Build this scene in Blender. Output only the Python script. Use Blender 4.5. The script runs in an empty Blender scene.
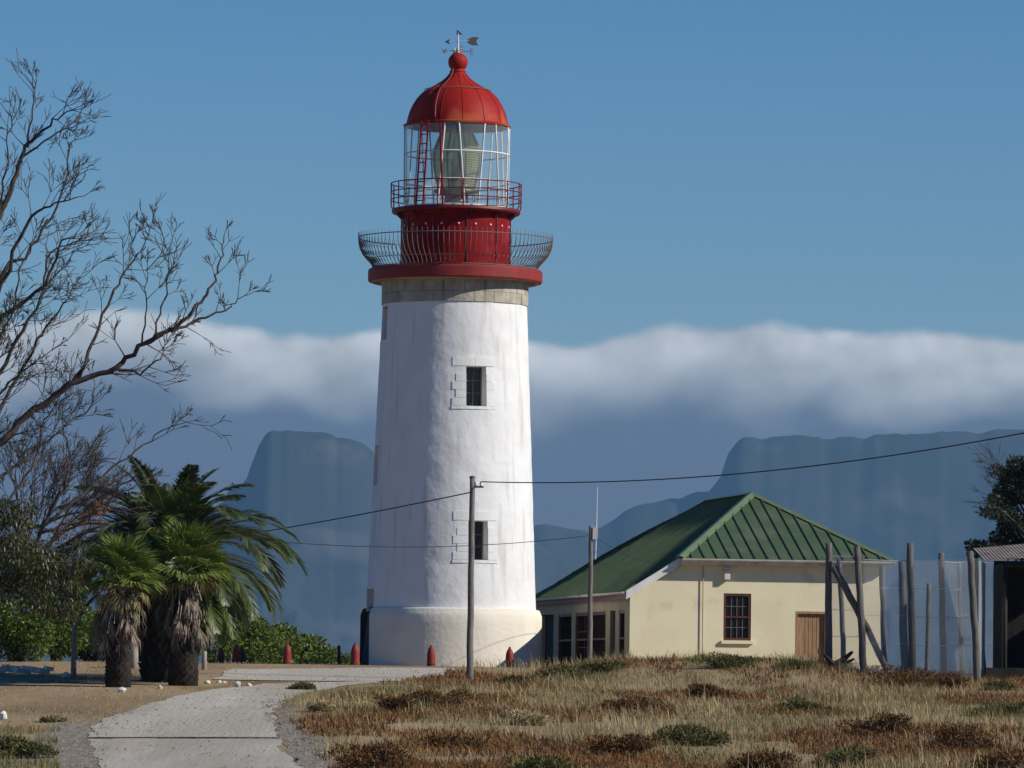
import bpy, math, random
import numpy as np
from mathutils import Matrix, Vector

# ------------------------------------------------------------------ camera
SC = bpy.context.scene
COL = SC.collection
F = 5500.0                       # focal length in pixels of a 1024 px wide frame
HORIZON = 690.0                  # picture row of eye level at the middle column
PITCH = math.atan((HORIZON - 384.0) / F)
ROLL = math.radians(0.7)
EYE = Vector((0.0, 0.0, -0.65))
f_v = Vector((0, math.cos(PITCH), math.sin(PITCH)))
r0 = Vector((1, 0, 0)); u0 = Vector((0, -math.sin(PITCH), math.cos(PITCH)))
r_v = r0 * math.cos(ROLL) + u0 * math.sin(ROLL)
u_v = u0 * math.cos(ROLL) - r0 * math.sin(ROLL)
cam_data = bpy.data.cameras.new('camera')
cam = bpy.data.objects.new('camera', cam_data); COL.objects.link(cam)
m3 = Matrix((r_v, u_v, -f_v)).transposed()
cam.matrix_world = Matrix.Translation(EYE) @ m3.to_4x4()
cam_data.sensor_width = 36.0; cam_data.sensor_fit = 'HORIZONTAL'
cam_data.lens = F / 1024.0 * 36.0
cam_data.clip_start = 1.0; cam_data.clip_end = 80000.0
SC.camera = cam

# ------------------------------------------------------------------ sky and sun
SUN_ELEV = math.radians(32.0)
SUN_AZ = math.radians(106.0)      # clockwise from +Y (the way the camera looks)
world = bpy.data.worlds.new('World'); SC.world = world; world.use_nodes = True
wt = world.node_tree; wt.nodes.clear()
def wn(kind, **kw):
    n = wt.nodes.new(kind)
    for k, v in kw.items(): setattr(n, k, v)
    return n
def wl(a, b): wt.links.new(a, b)
def wmath(op, a, b=None, c=None, clamp=False):
    n = wn('ShaderNodeMath', operation=op, use_clamp=clamp)
    for i, v in enumerate((a, b, c)):
        if v is None: continue
        if hasattr(v, 'is_output'): wl(v, n.inputs[i])
        else: n.inputs[i].default_value = v
    return n.outputs[0]
def wsmooth(v, lo, hi):
    n = wn('ShaderNodeMapRange', interpolation_type='SMOOTHSTEP')
    wl(v, n.inputs['Value']); n.inputs['From Min'].default_value = lo; n.inputs['From Max'].default_value = hi
    return n.outputs[0]
def wmix(fac, a, b):
    n = wn('ShaderNodeMix', data_type='RGBA')
    if hasattr(fac, 'is_output'): wl(fac, n.inputs[0])
    else: n.inputs[0].default_value = fac
    for i, v in ((6, a), (7, b)):
        if hasattr(v, 'is_output'): wl(v, n.inputs[i])
        else: n.inputs[i].default_value = (*v, 1)
    return n.outputs[2]
sky = wn('ShaderNodeTexSky', sky_type='NISHITA')
sky.sun_disc = False; sky.sun_elevation = SUN_ELEV; sky.sun_rotation = SUN_AZ
sky.air_density = 1.0; sky.dust_density = 0.0; sky.ozone_density = 6.0; sky.altitude = 0
hsv = wn('ShaderNodeHueSaturation'); hsv.inputs['Saturation'].default_value = 1.27; hsv.inputs['Value'].default_value = 0.81; hsv.inputs['Hue'].default_value = 0.506
wl(sky.outputs[0], hsv.inputs['Color'])
bg_sky = wn('ShaderNodeBackground'); bg_sky.inputs['Strength'].default_value = 0.07
wl(hsv.outputs[0], bg_sky.inputs['Color'])
# cloud bank lying along the horizon all the way round
tc = wn('ShaderNodeTexCoord'); sep = wn('ShaderNodeSeparateXYZ'); wl(tc.outputs['Generated'], sep.inputs[0])
elev = wmath('MULTIPLY', sep.outputs[2], F / 100.0)                # elevation, 1 unit = 100 px of this lens
def wnoise(scale, stretch, detail, rough=0.55, off=(0, 0, 0)):
    mp = wn('ShaderNodeMapping'); wl(tc.outputs['Generated'], mp.inputs[0])
    mp.inputs['Scale'].default_value = (scale, scale, scale * stretch); mp.inputs['Location'].default_value = off
    n = wn('ShaderNodeTexNoise'); wl(mp.outputs[0], n.inputs['Vector'])
    n.inputs['Scale'].default_value = 1.0; n.inputs['Detail'].default_value = detail; n.inputs['Roughness'].default_value = rough
    return wmath('SUBTRACT', n.outputs['Fac'], 0.5)
big = wnoise(26.0, 0.4, 0.0, 0.5, (3.1, 0.7, 0.2))
mid = wnoise(50.0, 1.5, 2.5, 0.45)
mid2 = wnoise(50.0, 1.5, 2.5, 0.45, (0.30, 0.0, 0.42))              # the same lumps shifted towards the sun
fine = wnoise(150.0, 1.0, 4.0, 0.55)
fine2 = wnoise(150.0, 1.0, 4.0, 0.55, (0.30, 0.0, 0.42))
top = wmath('ADD', 3.60, wmath('MULTIPLY', big, 0.75))
d = wmath('SUBTRACT', top, elev)
d = wmath('ADD', d, wmath('MULTIPLY', mid, 0.35))
dm = wmath('ADD', d, wmath('MULTIPLY', fine, 0.10))
mask = wsmooth(dm, 0.0, 0.14)
ds = wmath('ADD', wmath('ADD', d, wmath('MULTIPLY', mid, 0.75)), wmath('MULTIPLY', fine, 0.15))
shade = wsmooth(ds, 0.22, 1.06)
relief = wmath('ADD', wmath('MULTIPLY', wmath('SUBTRACT', mid, mid2), 1.3), wmath('MULTIPLY', wmath('SUBTRACT', fine, fine2), 0.40))
relief = wmath('ADD', 1.0, relief)
lit = wn('ShaderNodeMix', data_type='RGBA', blend_type='MULTIPLY'); lit.inputs[0].default_value = 1.0
lit.inputs[6].default_value = (0.45, 0.465, 0.465, 1); comb = wn('ShaderNodeCombineColor')
for k in range(3): wl(relief, comb.inputs[k])
wl(comb.outputs[0], lit.inputs[7])
ccol = wmix(shade, lit.outputs[2], (0.080, 0.096, 0.124))
low = wsmooth(d, 1.0, 2.2)
ccol = wmix(low, ccol, (0.085, 0.088, 0.112))
bg_cloud = wn('ShaderNodeBackground'); wl(ccol, bg_cloud.inputs['Color']); bg_cloud.inputs['Strength'].default_value = 1.0
mixs = wn('ShaderNodeMixShader'); wl(mask, mixs.inputs[0]); wl(bg_sky.outputs[0], mixs.inputs[1]); wl(bg_cloud.outputs[0], mixs.inputs[2])
wout = wn('ShaderNodeOutputWorld'); wl(mixs.outputs[0], wout.inputs['Surface'])

sun_data = bpy.data.lights.new('sun', 'SUN'); sun_data.energy = 3.5; sun_data.angle = math.radians(0.53)
sun_data.color = (1.0, 0.94, 0.84)
sun = bpy.data.objects.new('sun', sun_data); COL.objects.link(sun)
sdir = Vector((math.sin(SUN_AZ) * math.cos(SUN_ELEV), math.cos(SUN_AZ) * math.cos(SUN_ELEV), math.sin(SUN_ELEV)))
sun.rotation_euler = sdir.to_track_quat('Z', 'Y').to_euler()
sun.location = (40, 100, 60)

SC.view_settings.view_transform = 'Standard'; SC.view_settings.look = 'None'
SC.view_settings.exposure = 0.45; SC.view_settings.gamma = 1.0; SC.view_settings.use_curve_mapping = False
SC.cycles.use_denoising = True
SC.cycles.max_bounces = 6; SC.cycles.transparent_max_bounces = 24; SC.cycles.volume_bounces = 0
SC.cycles.caustics_reflective = False; SC.cycles.caustics_refractive = False

# ------------------------------------------------------------------ helpers
RNG = random.Random(7)
NP = np.random.default_rng(7)
PI = math.pi
def ray(px, py): return (f_v * F + r_v * (px - 512.0) + u_v * (384.0 - py))
def P(px, py, Y):
    """point on the plane y = Y seen at a pixel"""
    d = ray(px, py); return EYE + d * (Y / d.y)
def tag(o, label=None, cat=None, group=None, kind=None):
    if label: o['label'] = label
    if cat: o['category'] = cat
    if group: o['group'] = group
    if kind: o['kind'] = kind
    return o
def empty(name, loc, rz=0.0):
    o = bpy.data.objects.new(name, None); COL.objects.link(o)
    o.location = loc; o.rotation_euler = (0, 0, rz); o.empty_display_size = 0.2
    return o
def link(name, me, parent=None, loc=None):
    o = bpy.data.objects.new(name, me); COL.objects.link(o)
    if parent is not None: o.parent = parent
    if loc is not None: o.location = loc
    return o
class MB:
    def __init__(s): s.v = []; s.f = []
    def add(s, vs, fs, M=None):
        b = len(s.v)
        for p in vs:
            p = Vector(p)
            s.v.append(tuple(M @ p) if M is not None else tuple(p))
        for q in fs: s.f.append(tuple(b + i for i in q))
        return s
    def box(s, c, size, M=None):
        x, y, z = c; a, b, e = size[0] / 2, size[1] / 2, size[2] / 2
        vs = [(x+i*a, y+j*b, z+k*e) for i in (-1, 1) for j in (-1, 1) for k in (-1, 1)]
        return s.add(vs, [(0,1,3,2),(4,6,7,5),(0,4,5,1),(2,3,7,6),(0,2,6,4),(1,5,7,3)], M)
    def prism(s, poly, axis, M=None):
        """closed polygon of 3D points swept along a vector"""
        n = len(poly); ax = Vector(axis)
        vs = [Vector(p) for p in poly] + [Vector(p) + ax for p in poly]
        fs = [tuple(reversed(range(n))), tuple(range(n, 2*n))] + [(i, (i+1) % n, n+(i+1) % n, n+i) for i in range(n)]
        return s.add(vs, fs, M)
    def tube(s, path, rad, sides=6, M=None, caps=True):
        path = [Vector(p) for p in path]; n = len(path)
        if not hasattr(rad, '__len__'): rad = [rad] * n
        vs = []; fs = []; ref = None
        for i, p in enumerate(path):
            t = (path[min(i+1, n-1)] - path[max(i-1, 0)])
            t = t.normalized() if t.length > 1e-9 else Vector((0, 0, 1))
            if ref is None: ref = Vector((1, 0, 0)) if abs(t.x) < 0.8 else Vector((0, 1, 0))
            a = t.cross(ref).normalized(); b = t.cross(a); ref = -b if False else ref
            for k in range(sides):
                w = 2*PI*k/sides
                vs.append(p + (a*math.cos(w) + b*math.sin(w)) * rad[i])
        for i in range(n-1):
            for k in range(sides):
                k2 = (k+1) % sides
                fs.append((i*sides+k, i*sides+k2, (i+1)*sides+k2, (i+1)*sides+k))
        if caps:
            fs.append(tuple(reversed(range(sides)))); fs.append(tuple(range((n-1)*sides, n*sides)))
        return s.add(vs, fs, M)
    def lathe(s, prof, n=48, M=None, close=False):
        """prof: list of (r, z)"""
        vs = []; fs = []; k = len(prof)
        for r, z in prof:
            for i in range(n):
                a = 2*PI*i/n; vs.append((r*math.sin(a), -r*math.cos(a), z))
        for j in range(k - (0 if close else 1)):
            j2 = (j+1) % k
            for i in range(n):
                i2 = (i+1) % n
                fs.append((j*n+i, j*n+i2, j2*n+i2, j2*n+i))
        return s.add(vs, fs, M)
    def ring(s, r, z, t, n=48, sides=6):
        return s.lathe([(r + t*math.cos(2*PI*k/sides), z + t*math.sin(2*PI*k/sides)) for k in range(sides)], n, None, True)
    def mesh(s, name, mat, smooth=False):
        me = bpy.data.meshes.new(name); me.from_pydata(s.v, [], s.f); me.update()
        if mat: me.materials.append(mat)
        if smooth: me.shade_smooth()
        return me
    def build(s, name, mat, parent=None, smooth=False, loc=None):
        return link(name, s.mesh(name, mat, smooth), parent, loc)
def smooth_by_angle(o, deg=35):
    me = o.data; me.shade_smooth()
    try: me.set_sharp_from_angle(angle=math.radians(deg))
    except Exception: pass
    return o
def np_mesh(name, verts, faces, mat):
    """verts (n,3), faces (m,k) arrays"""
    me = bpy.data.meshes.new(name); k = faces.shape[1]; m = faces.shape[0]
    me.vertices.add(len(verts)); me.vertices.foreach_set('co', np.asarray(verts, dtype=np.float32).ravel())
    me.loops.add(m*k); me.loops.foreach_set('vertex_index', faces.astype(np.int32).ravel())
    me.polygons.add(m); me.polygons.foreach_set('loop_start', np.arange(0, m*k, k, dtype=np.int32))
    me.polygons.foreach_set('loop_total', np.full(m, k, dtype=np.int32))
    me.update(calc_edges=True); me.validate()
    me.materials.append(mat)
    return me
# value noise in numpy for scattering
_G = np.random.default_rng(3).random((256, 256))
def vnoise(x, y, s=1.0, o=0):
    x = np.asarray(x, float)/s + 37.3*o; y = np.asarray(y, float)/s + 11.7*o
    xi = np.floor(x).astype(int); yi = np.floor(y).astype(int); fx = x-xi; fy = y-yi
    fx = fx*fx*(3-2*fx); fy = fy*fy*(3-2*fy)
    g = lambda a, b: _G[a % 256, b % 256]
    return (g(xi, yi)*(1-fx)+g(xi+1, yi)*fx)*(1-fy) + (g(xi, yi+1)*(1-fx)+g(xi+1, yi+1)*fx)*fy
def fbm(x, y, s=1.0, o=0, n=4):
    t = 0; a = 1.0; w = 0
    for i in range(n):
        t = t + a*vnoise(x, y, s/(2.0**i), o+i*5); w += a; a *= 0.5
    return t/w

# ------------------------------------------------------------------ materials
def material(name, c1, c2=None, scale=3.0, rough=0.8, bump=0.0, bscale=None, detail=5.0, metallic=0.0, spec=0.3,
             spots=None, sscale=1.5, samt=0.45, island=0.0, stretch=None, streak=None, translucent=0.0):
    """base colour c1 mottled with c2, optional second mottling `spots`, vertical `streak`s, noise relief, random value per island"""
    m = bpy.data.materials.new(name); m.use_nodes = True
    nt = m.node_tree; N = nt.nodes; L = nt.links
    b = N['Principled BSDF']; b.inputs['Roughness'].default_value = rough; b.inputs['Metallic'].default_value = metallic
    b.inputs['Specular IOR Level'].default_value = spec
    tcn = N.new('ShaderNodeTexCoord'); src = tcn.outputs['Object']
    if stretch:
        mp = N.new('ShaderNodeMapping'); mp.inputs['Scale'].default_value = stretch; L.new(src, mp.inputs[0]); src = mp.outputs[0]
    def noise(sc, det=detail, vec=None):
        n = N.new('ShaderNodeTexNoise'); n.inputs['Scale'].default_value = sc; n.inputs['Detail'].default_value = det
        L.new(vec or src, n.inputs['Vector']); return n.outputs['Fac']
    def ramp(v, lo, hi):
        r = N.new('ShaderNodeMapRange'); r.interpolation_type = 'SMOOTHSTEP'; L.new(v, r.inputs['Value'])
        r.inputs['From Min'].default_value = lo; r.inputs['From Max'].default_value = hi; return r.outputs[0]
    def mix(fac, a, c, mode='MIX'):
        x = N.new('ShaderNodeMix'); x.data_type = 'RGBA'; x.blend_type = mode
        if hasattr(fac, 'is_output'): L.new(fac, x.inputs[0])
        else: x.inputs[0].default_value = fac
        for i, v in ((6, a), (7, c)):
            if hasattr(v, 'is_output'): L.new(v, x.inputs[i])
            else: x.inputs[i].default_value = (*v, 1)
        return x.outputs[2]
    col = None
    if c2 is not None: col = mix(ramp(noise(scale), 0.36, 0.64), c1, c2)
    if spots is not None: col = mix(ramp(noise(sscale, 6.0), samt+0.08, samt+0.22), col if col is not None else c1, spots)
    if streak is not None:
        mp = N.new('ShaderNodeMapping'); mp.inputs['Scale'].default_value = (5, 5, 0.35); L.new(tcn.outputs['Object'], mp.inputs[0])
        col = mix(ramp(noise(1.0, 6.0, mp.outputs[0]), 0.5, 0.78), col if col is not None else c1, streak)
    if island:
        g = N.new('ShaderNodeNewGeometry')
        h = N.new('ShaderNodeHueSaturation')
        if col is not None: L.new(col, h.inputs['Color'])
        else: h.inputs['Color'].default_value = (*c1, 1)
        r = N.new('ShaderNodeMapRange'); L.new(g.outputs['Random Per Island'], r.inputs['Value'])
        r.inputs['To Min'].default_value = 1-island; r.inputs['To Max'].default_value = 1+island
        L.new(r.outputs[0], h.inputs['Value']); col = h.outputs[0]
    if col is not None: L.new(col, b.inputs['Base Color'])
    else: b.inputs['Base Color'].default_value = (*c1, 1)
    if bump:
        bn = N.new('ShaderNodeBump'); bn.inputs['Distance'].default_value = bump; bn.inputs['Strength'].default_value = 1.0
        L.new(noise(bscale or scale*4, 6.0), bn.inputs['Height']); L.new(bn.outputs[0], b.inputs['Normal'])
    if translucent:
        tr = N.new('ShaderNodeBsdfTranslucent'); mx = N.new('ShaderNodeMixShader'); mx.inputs[0].default_value = translucent
        if col is not None: L.new(col, tr.inputs['Color'])
        else: tr.inputs['Color'].default_value = (*c1, 1)
        L.new(b.outputs[0], mx.inputs[1]); L.new(tr.outputs[0], mx.inputs[2]); L.new(mx.outputs[0], N['Material Output'].inputs['Surface'])
    return m
def glass_material(name, tint, refl=0.06, haze=0.0, hazecol=(0.6, 0.65, 0.62)):
    m = bpy.data.materials.new(name); m.use_nodes = True
    nt = m.node_tree; N = nt.nodes; L = nt.links; N.remove(N['Principled BSDF'])
    t = N.new('ShaderNodeBsdfTransparent'); t.inputs['Color'].default_value = (*tint, 1)
    g = N.new('ShaderNodeBsdfGlossy'); g.inputs['Roughness'].default_value = 0.03; g.inputs['Color'].default_value = (0.9, 0.95, 1, 1)
    lw = N.new('ShaderNodeLayerWeight'); fr = N.new('ShaderNodeMath'); fr.operation = 'POWER'; L.new(lw.outputs['Facing'], fr.inputs[0]); fr.inputs[1].default_value = 5.0
    ad = N.new('ShaderNodeMath'); ad.operation = 'ADD'; L.new(fr.outputs[0], ad.inputs[0]); ad.inputs[1].default_value = refl - 0.04
    mx = N.new('ShaderNodeMixShader'); L.new(ad.outputs[0], mx.inputs[0]); L.new(t.outputs[0], mx.inputs[1]); L.new(g.outputs[0], mx.inputs[2])
    out = mx.outputs[0]
    if haze:
        dfs = N.new('ShaderNodeBsdfDiffuse'); dfs.inputs['Color'].default_value = (*hazecol, 1)
        m2 = N.new('ShaderNodeMixShader'); m2.inputs[0].default_value = haze; L.new(out, m2.inputs[1]); L.new(dfs.outputs[0], m2.inputs[2]); out = m2.outputs[0]
    L.new(out, N['Material Output'].inputs['Surface'])
    return m
M = {}
M['whitewash'] = material('whitewash', (0.80, 0.80, 0.80), (0.74, 0.74, 0.74), 1.2, 0.75, 0.022, 3.2, streak=(0.59, 0.575, 0.54), spots=(0.755, 0.75, 0.735), sscale=0.5, samt=0.5)
M['quoin'] = material('quoin_whitewash', (0.80, 0.80, 0.79), (0.76, 0.76, 0.75), 2.0, 0.75, 0.008, 6)
M['cream_plaster'] = material('cream_plaster', (0.80, 0.75, 0.64), (0.75, 0.70, 0.60), 0.9, 0.8, 0.012, 7, spots=(0.70, 0.64, 0.56), sscale=0.7, samt=0.5)
M['stone'] = material('band_stone', (0.46, 0.43, 0.35), (0.35, 0.32, 0.26), 2.6, 0.9, 0.02, 9, streak=(0.24, 0.22, 0.18))
M['red'] = material('red_paint', (0.225, 0.006, 0.008), (0.18, 0.006, 0.008), 1.5, 0.5, 0.003, 9, spec=0.08, streak=(0.13, 0.008, 0.01), spots=(0.27, 0.022, 0.018), sscale=1.3, samt=0.46)
M['red_ledge'] = material('red_ledge_paint', (0.27, 0.025, 0.022), (0.21, 0.024, 0.02), 2.5, 0.6, 0.006, 12, streak=(0.20, 0.03, 0.025))
M['red_dome'] = material('red_dome_paint', (0.36, 0.024, 0.014), (0.29, 0.015, 0.012), 1.1, 0.55, 0.004, 8, spec=0.12, spots=(0.42, 0.085, 0.035), sscale=0.8, samt=0.42)
M['dark_red'] = material('dark_red_paint', (0.16, 0.012, 0.012), (0.12, 0.012, 0.012), 3, 0.5)
M['iron'] = material('grey_iron', (0.13, 0.13, 0.14), (0.20, 0.14, 0.10), 6, 0.6)
M['white_paint'] = material('white_paint', (0.78, 0.78, 0.75), (0.68, 0.67, 0.62), 3, 0.55)
M['pane'] = glass_material('lantern_glass', (0.97, 0.985, 0.98), 0.10, 0.11, (0.72, 0.78, 0.75))
M['lens'] = glass_material('lens_glass', (0.86, 0.85, 0.58), 0.24, 0.24, (0.72, 0.68, 0.40))
M['brass'] = material('lens_brass', (0.16, 0.13, 0.06), (0.10, 0.09, 0.05), 5, 0.35, metallic=0.6)
M['dark_glass'] = material('dark_window_glass', (0.012, 0.013, 0.015), None, rough=0.12, spec=0.5)
M['dark'] = material('dark_interior', (0.02, 0.018, 0.016), (0.03, 0.026, 0.022), 3, 0.9)
M['blue_door'] = material('blue_grey_door', (0.09, 0.09, 0.12), (0.07, 0.07, 0.095), 3, 0.6)
M['veranda_glass'] = material('veranda_glass', (0.022, 0.016, 0.014), (0.035, 0.022, 0.018), 2.0, rough=0.95, spec=0.0)
M['shaded_reveal'] = material('reveal_painted_shade', (0.16, 0.16, 0.20), (0.12, 0.12, 0.16), 2.0, 0.7)  # cream plinth reveal coloured dark blue-grey to paint in its shade
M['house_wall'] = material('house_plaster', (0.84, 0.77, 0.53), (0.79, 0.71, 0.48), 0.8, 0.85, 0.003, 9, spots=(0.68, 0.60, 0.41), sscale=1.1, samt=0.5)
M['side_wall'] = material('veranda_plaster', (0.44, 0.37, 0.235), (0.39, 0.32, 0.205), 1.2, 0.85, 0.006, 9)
M['roof'] = material('green_roof_sheet', (0.076, 0.116, 0.054), (0.064, 0.098, 0.047), 1.5, 0.5, 0.0, spots=(0.105, 0.125, 0.07), sscale=0.9, samt=0.45, spec=0.3)
M['roof_cap'] = material('green_roof_capping', (0.15, 0.21, 0.11), (0.13, 0.185, 0.10), 2, 0.5)
M['oxblood'] = material('oxblood_joinery', (0.14, 0.045, 0.03), (0.10, 0.035, 0.025), 4, 0.5)
M['plank'] = material('door_planks', (0.40, 0.245, 0.135), (0.30, 0.175, 0.095), 3, 0.75, 0.004, 20, stretch=(8, 8, 0.8))
M['gutter'] = material('gutter_paint', (0.74, 0.72, 0.66), (0.62, 0.58, 0.50), 3, 0.6, spots=(0.42, 0.33, 0.24), sscale=2.0, samt=0.52)
M['pole'] = material('pole_timber', (0.22, 0.20, 0.175), (0.15, 0.135, 0.12), 4, 0.9, 0.01, 20, stretch=(6, 6, 0.7))
M['post'] = material('weathered_post', (0.17, 0.16, 0.145), (0.11, 0.10, 0.09), 4, 0.95, 0.012, 18, stretch=(6, 6, 0.7))
M['pale_post'] = material('pale_post', (0.36, 0.33, 0.28), (0.27, 0.24, 0.20), 5, 0.9, 0.008, 18, stretch=(6, 6, 0.7))
M['galv'] = material('galvanised_wire', (0.52, 0.57, 0.60), (0.45, 0.49, 0.51), 4, 0.5, spec=0.5)
M['cable'] = material('cable_black', (0.03, 0.03, 0.035), None, rough=0.6)
M['bollard'] = material('bollard_red', (0.27, 0.03, 0.02), (0.20, 0.025, 0.018), 6, 0.6, 0.004, 25, spots=(0.22, 0.05, 0.03), sscale=8, samt=0.45)
M['rust'] = material('rusty_iron', (0.16, 0.06, 0.03), (0.10, 0.045, 0.025), 8, 0.9)
M['rock_white'] = material('limewashed_stone', (0.74, 0.72, 0.67), (0.55, 0.52, 0.46), 5, 0.9, 0.02, 9)
M['rock_dark'] = material('grey_stone', (0.20, 0.18, 0.16), (0.13, 0.12, 0.10), 5, 0.9, 0.02, 9)
M['corrugated'] = material('corrugated_sheet', (0.40, 0.33, 0.25), (0.29, 0.23, 0.17), 2.0, 0.8, spots=(0.22, 0.15, 0.10), sscale=1.5, samt=0.48)
M['shed_board'] = material('tarred_boards', (0.035, 0.03, 0.027), (0.022, 0.02, 0.018), 4, 0.9, 0.005, 20)
M['palm_trunk'] = material('palm_trunk_bark', (0.042, 0.034, 0.027), (0.022, 0.018, 0.015), 5, 0.95, 0.03, 9)
M['palm_leaf'] = material('date_palm_leaflets', (0.11, 0.14, 0.034), (0.06, 0.088, 0.024), 1.2, 0.42, spec=0.35, island=0.35, translucent=0.18)
M['palm_stalk'] = material('palm_rachis', (0.14, 0.15, 0.05), (0.10, 0.11, 0.04), 3, 0.5)
M['fan_leaf'] = material('fan_palm_leaf', (0.17, 0.22, 0.045), (0.11, 0.16, 0.03), 2.0, 0.45, island=0.3, translucent=0.25)
M['fan_tip'] = material('fan_palm_yellowed_leaf', (0.30, 0.25, 0.11), (0.22, 0.19, 0.08), 2.0, 0.6, island=0.3, translucent=0.2)
M['fan_dead'] = material('dead_palm_leaf', (0.20, 0.155, 0.12), (0.085, 0.066, 0.052), 3.0, 0.9, island=0.6)
M['leaf_bush'] = material('bush_leaves', (0.14, 0.185, 0.032), (0.07, 0.11, 0.022), 0.9, 0.5, island=0.4, translucent=0.22)
M['leaf_dark'] = material('dark_evergreen_leaves', (0.032, 0.045, 0.018), (0.02, 0.03, 0.013), 1.0, 0.5, island=0.4, translucent=0.12)
M['leaf_gum'] = material('drooping_gum_leaves', (0.07, 0.068, 0.020), (0.036, 0.042, 0.014), 1.4, 0.42, spec=0.3, island=0.5, translucent=0.15)
M['leaf_dead'] = material('dead_brown_leaves', (0.15, 0.06, 0.02), (0.09, 0.04, 0.015), 1.4, 0.7, island=0.4)
M['bark'] = material('grey_bark', (0.085, 0.068, 0.058), (0.05, 0.042, 0.037), 5, 0.95, 0.01, 14)
M['twig'] = material('thin_twigs', (0.085, 0.07, 0.062), (0.055, 0.046, 0.042), 3, 0.95)
M['straw'] = material('dry_grass_blades', (0.47, 0.385, 0.205), (0.36, 0.285, 0.145), 0.5, 0.75, island=0.4, translucent=0.25, spots=(0.25, 0.195, 0.09), sscale=0.35, samt=0.42)
M['olive'] = material('olive_grass_blades', (0.23, 0.195, 0.07), (0.15, 0.135, 0.045), 0.6, 0.7, island=0.4, translucent=0.2)
M['rust_heath'] = material('rust_brown_heath', (0.23, 0.10, 0.028), (0.13, 0.062, 0.022), 0.9, 0.8, island=0.5, translucent=0.15)
M['shrub_rust'] = material('rust_shrub_leaves', (0.17, 0.085, 0.028), (0.10, 0.055, 0.02), 1.6, 0.8, island=0.5, translucent=0.12)
M['shrub_green'] = material('olive_shrub_leaves', (0.15, 0.14, 0.042), (0.085, 0.085, 0.027), 1.6, 0.7, island=0.45, translucent=0.15)
M['ground'] = material('dry_sandy_soil', (0.34, 0.25, 0.145), (0.26, 0.185, 0.105), 0.35, 0.95, 0.03, 3.0, spots=(0.19, 0.125, 0.06), sscale=0.22, samt=0.46, spec=0.1, stretch=(1, 0.25, 1))
M['road'] = material('gravel_track', (0.47, 0.43, 0.36), (0.40, 0.36, 0.295), 0.6, 0.95, 0.02, 9.0, spots=(0.52, 0.48, 0.41), sscale=0.4, samt=0.45, spec=0.1, stretch=(1.2, 0.10, 1))
M['slab'] = material('worn_concrete_track', (0.45, 0.41, 0.345), (0.37, 0.33, 0.27), 0.9, 0.95, 0.012, 10.0, spots=(0.26, 0.23, 0.185), sscale=0.35, samt=0.5, spec=0.1, stretch=(1.2, 0.10, 1))
M['gravel'] = material('dark_gravel', (0.30, 0.26, 0.205), (0.20, 0.17, 0.135), 7.0, 0.95, 0.03, 14.0, spots=(0.33, 0.29, 0.24), sscale=5.0, samt=0.5, spec=0.1, stretch=(1, 0.3, 1))
M['apron'] = material('pale_gravel_yard', (0.50, 0.455, 0.38), (0.43, 0.39, 0.32), 0.5, 0.95, 0.015, 9.0, spec=0.1, stretch=(1.2, 0.15, 1))
M['mountain'] = material('mountain_rock', (0.045, 0.05, 0.042), (0.033, 0.04, 0.03), 0.004, 0.95, 0.0, spots=(0.08, 0.075, 0.065), sscale=0.006, samt=0.46, spec=0.1)
M['water'] = material('sea_water', (0.02, 0.05, 0.08), None, rough=0.25, spec=0.5)
M['antenna'] = material('white_antenna', (0.72, 0.72, 0.72), None, rough=0.4)
M['vane'] = material('vane_grey', (0.16, 0.14, 0.13), None, rough=0.5)
M['flag'] = material('vane_flag_blue', (0.02, 0.025, 0.06), None, rough=0.6)

# ------------------------------------------------------------------ terrain
_PY = np.array([-400, 0, 88, 99, 107, 115, 122, 130, 137, 142, 150, 156, 166, 178, 200, 260, 420, 700, 1000.])
_PZ = np.array([-2.3, -2.25, -2.2, -2.05, -1.76, -1.45, -1.22, -0.98, -0.78, -0.65, -0.30, 0.0, 0.0, -0.1, -0.8, -3.0, -9.0, -24, -40.])
def sstep(x, a, b):
    t = np.clip((np.asarray(x, float)-a)/(b-a), 0, 1); return t*t*(3-2*t)
def ground_z(x, y):
    x = np.asarray(x, float); y = np.asarray(y, float)
    z = (np.interp(y-1.5, _PY, _PZ) + 2*np.interp(y, _PY, _PZ) + np.interp(y+1.5, _PY, _PZ))/4
    z = z + 0.50*np.exp(-((y-149.5)/6.0)**2)*sstep(x, 0.2, 3.2)*(1-0.75*sstep(x, 7.6, 10.5))          # low bank in front of the house
    near = np.exp(-((y-162)/6.5)**2 - ((x+1.7)/5.0)**2)
    z = z + (fbm(x, y, 7.0, 2, 2)-0.5)*0.14*(1-near)*sstep(y, 20, 60)
    return z
def gz(x, y): return float(ground_z(x, y))
def G(px, py, y0=92.0, y1=175.0):
    """where the sight line through a pixel meets the ground"""
    d = ray(px, py); Y = np.linspace(y0, y1, 3000)
    X = d.x/d.y*Y; Z = EYE.z + d.z/d.y*Y
    g = ground_z(X, Y); k = np.nonzero(Z <= g)[0]
    i = k[0] if len(k) else len(Y)-1
    return Vector((float(X[i]), float(Y[i]), float(g[i])))
xs = np.unique(np.concatenate([np.linspace(-1500, -60, 16), np.linspace(-60, -22, 14), np.arange(-22, 24.1, 0.5), np.linspace(24, 60, 13), np.linspace(60, 1500, 16)]))
ys = np.unique(np.concatenate([np.linspace(-400, 60, 16), np.linspace(60, 90, 12), np.arange(90, 182, 0.5), np.linspace(182, 260, 22), np.linspace(260, 1000, 24)]))
gx, gy = np.meshgrid(xs, ys, indexing='xy')
gv = np.stack([gx.ravel(), gy.ravel(), ground_z(gx, gy).ravel()], 1)
nx, ny = len(xs), len(ys)
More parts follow.
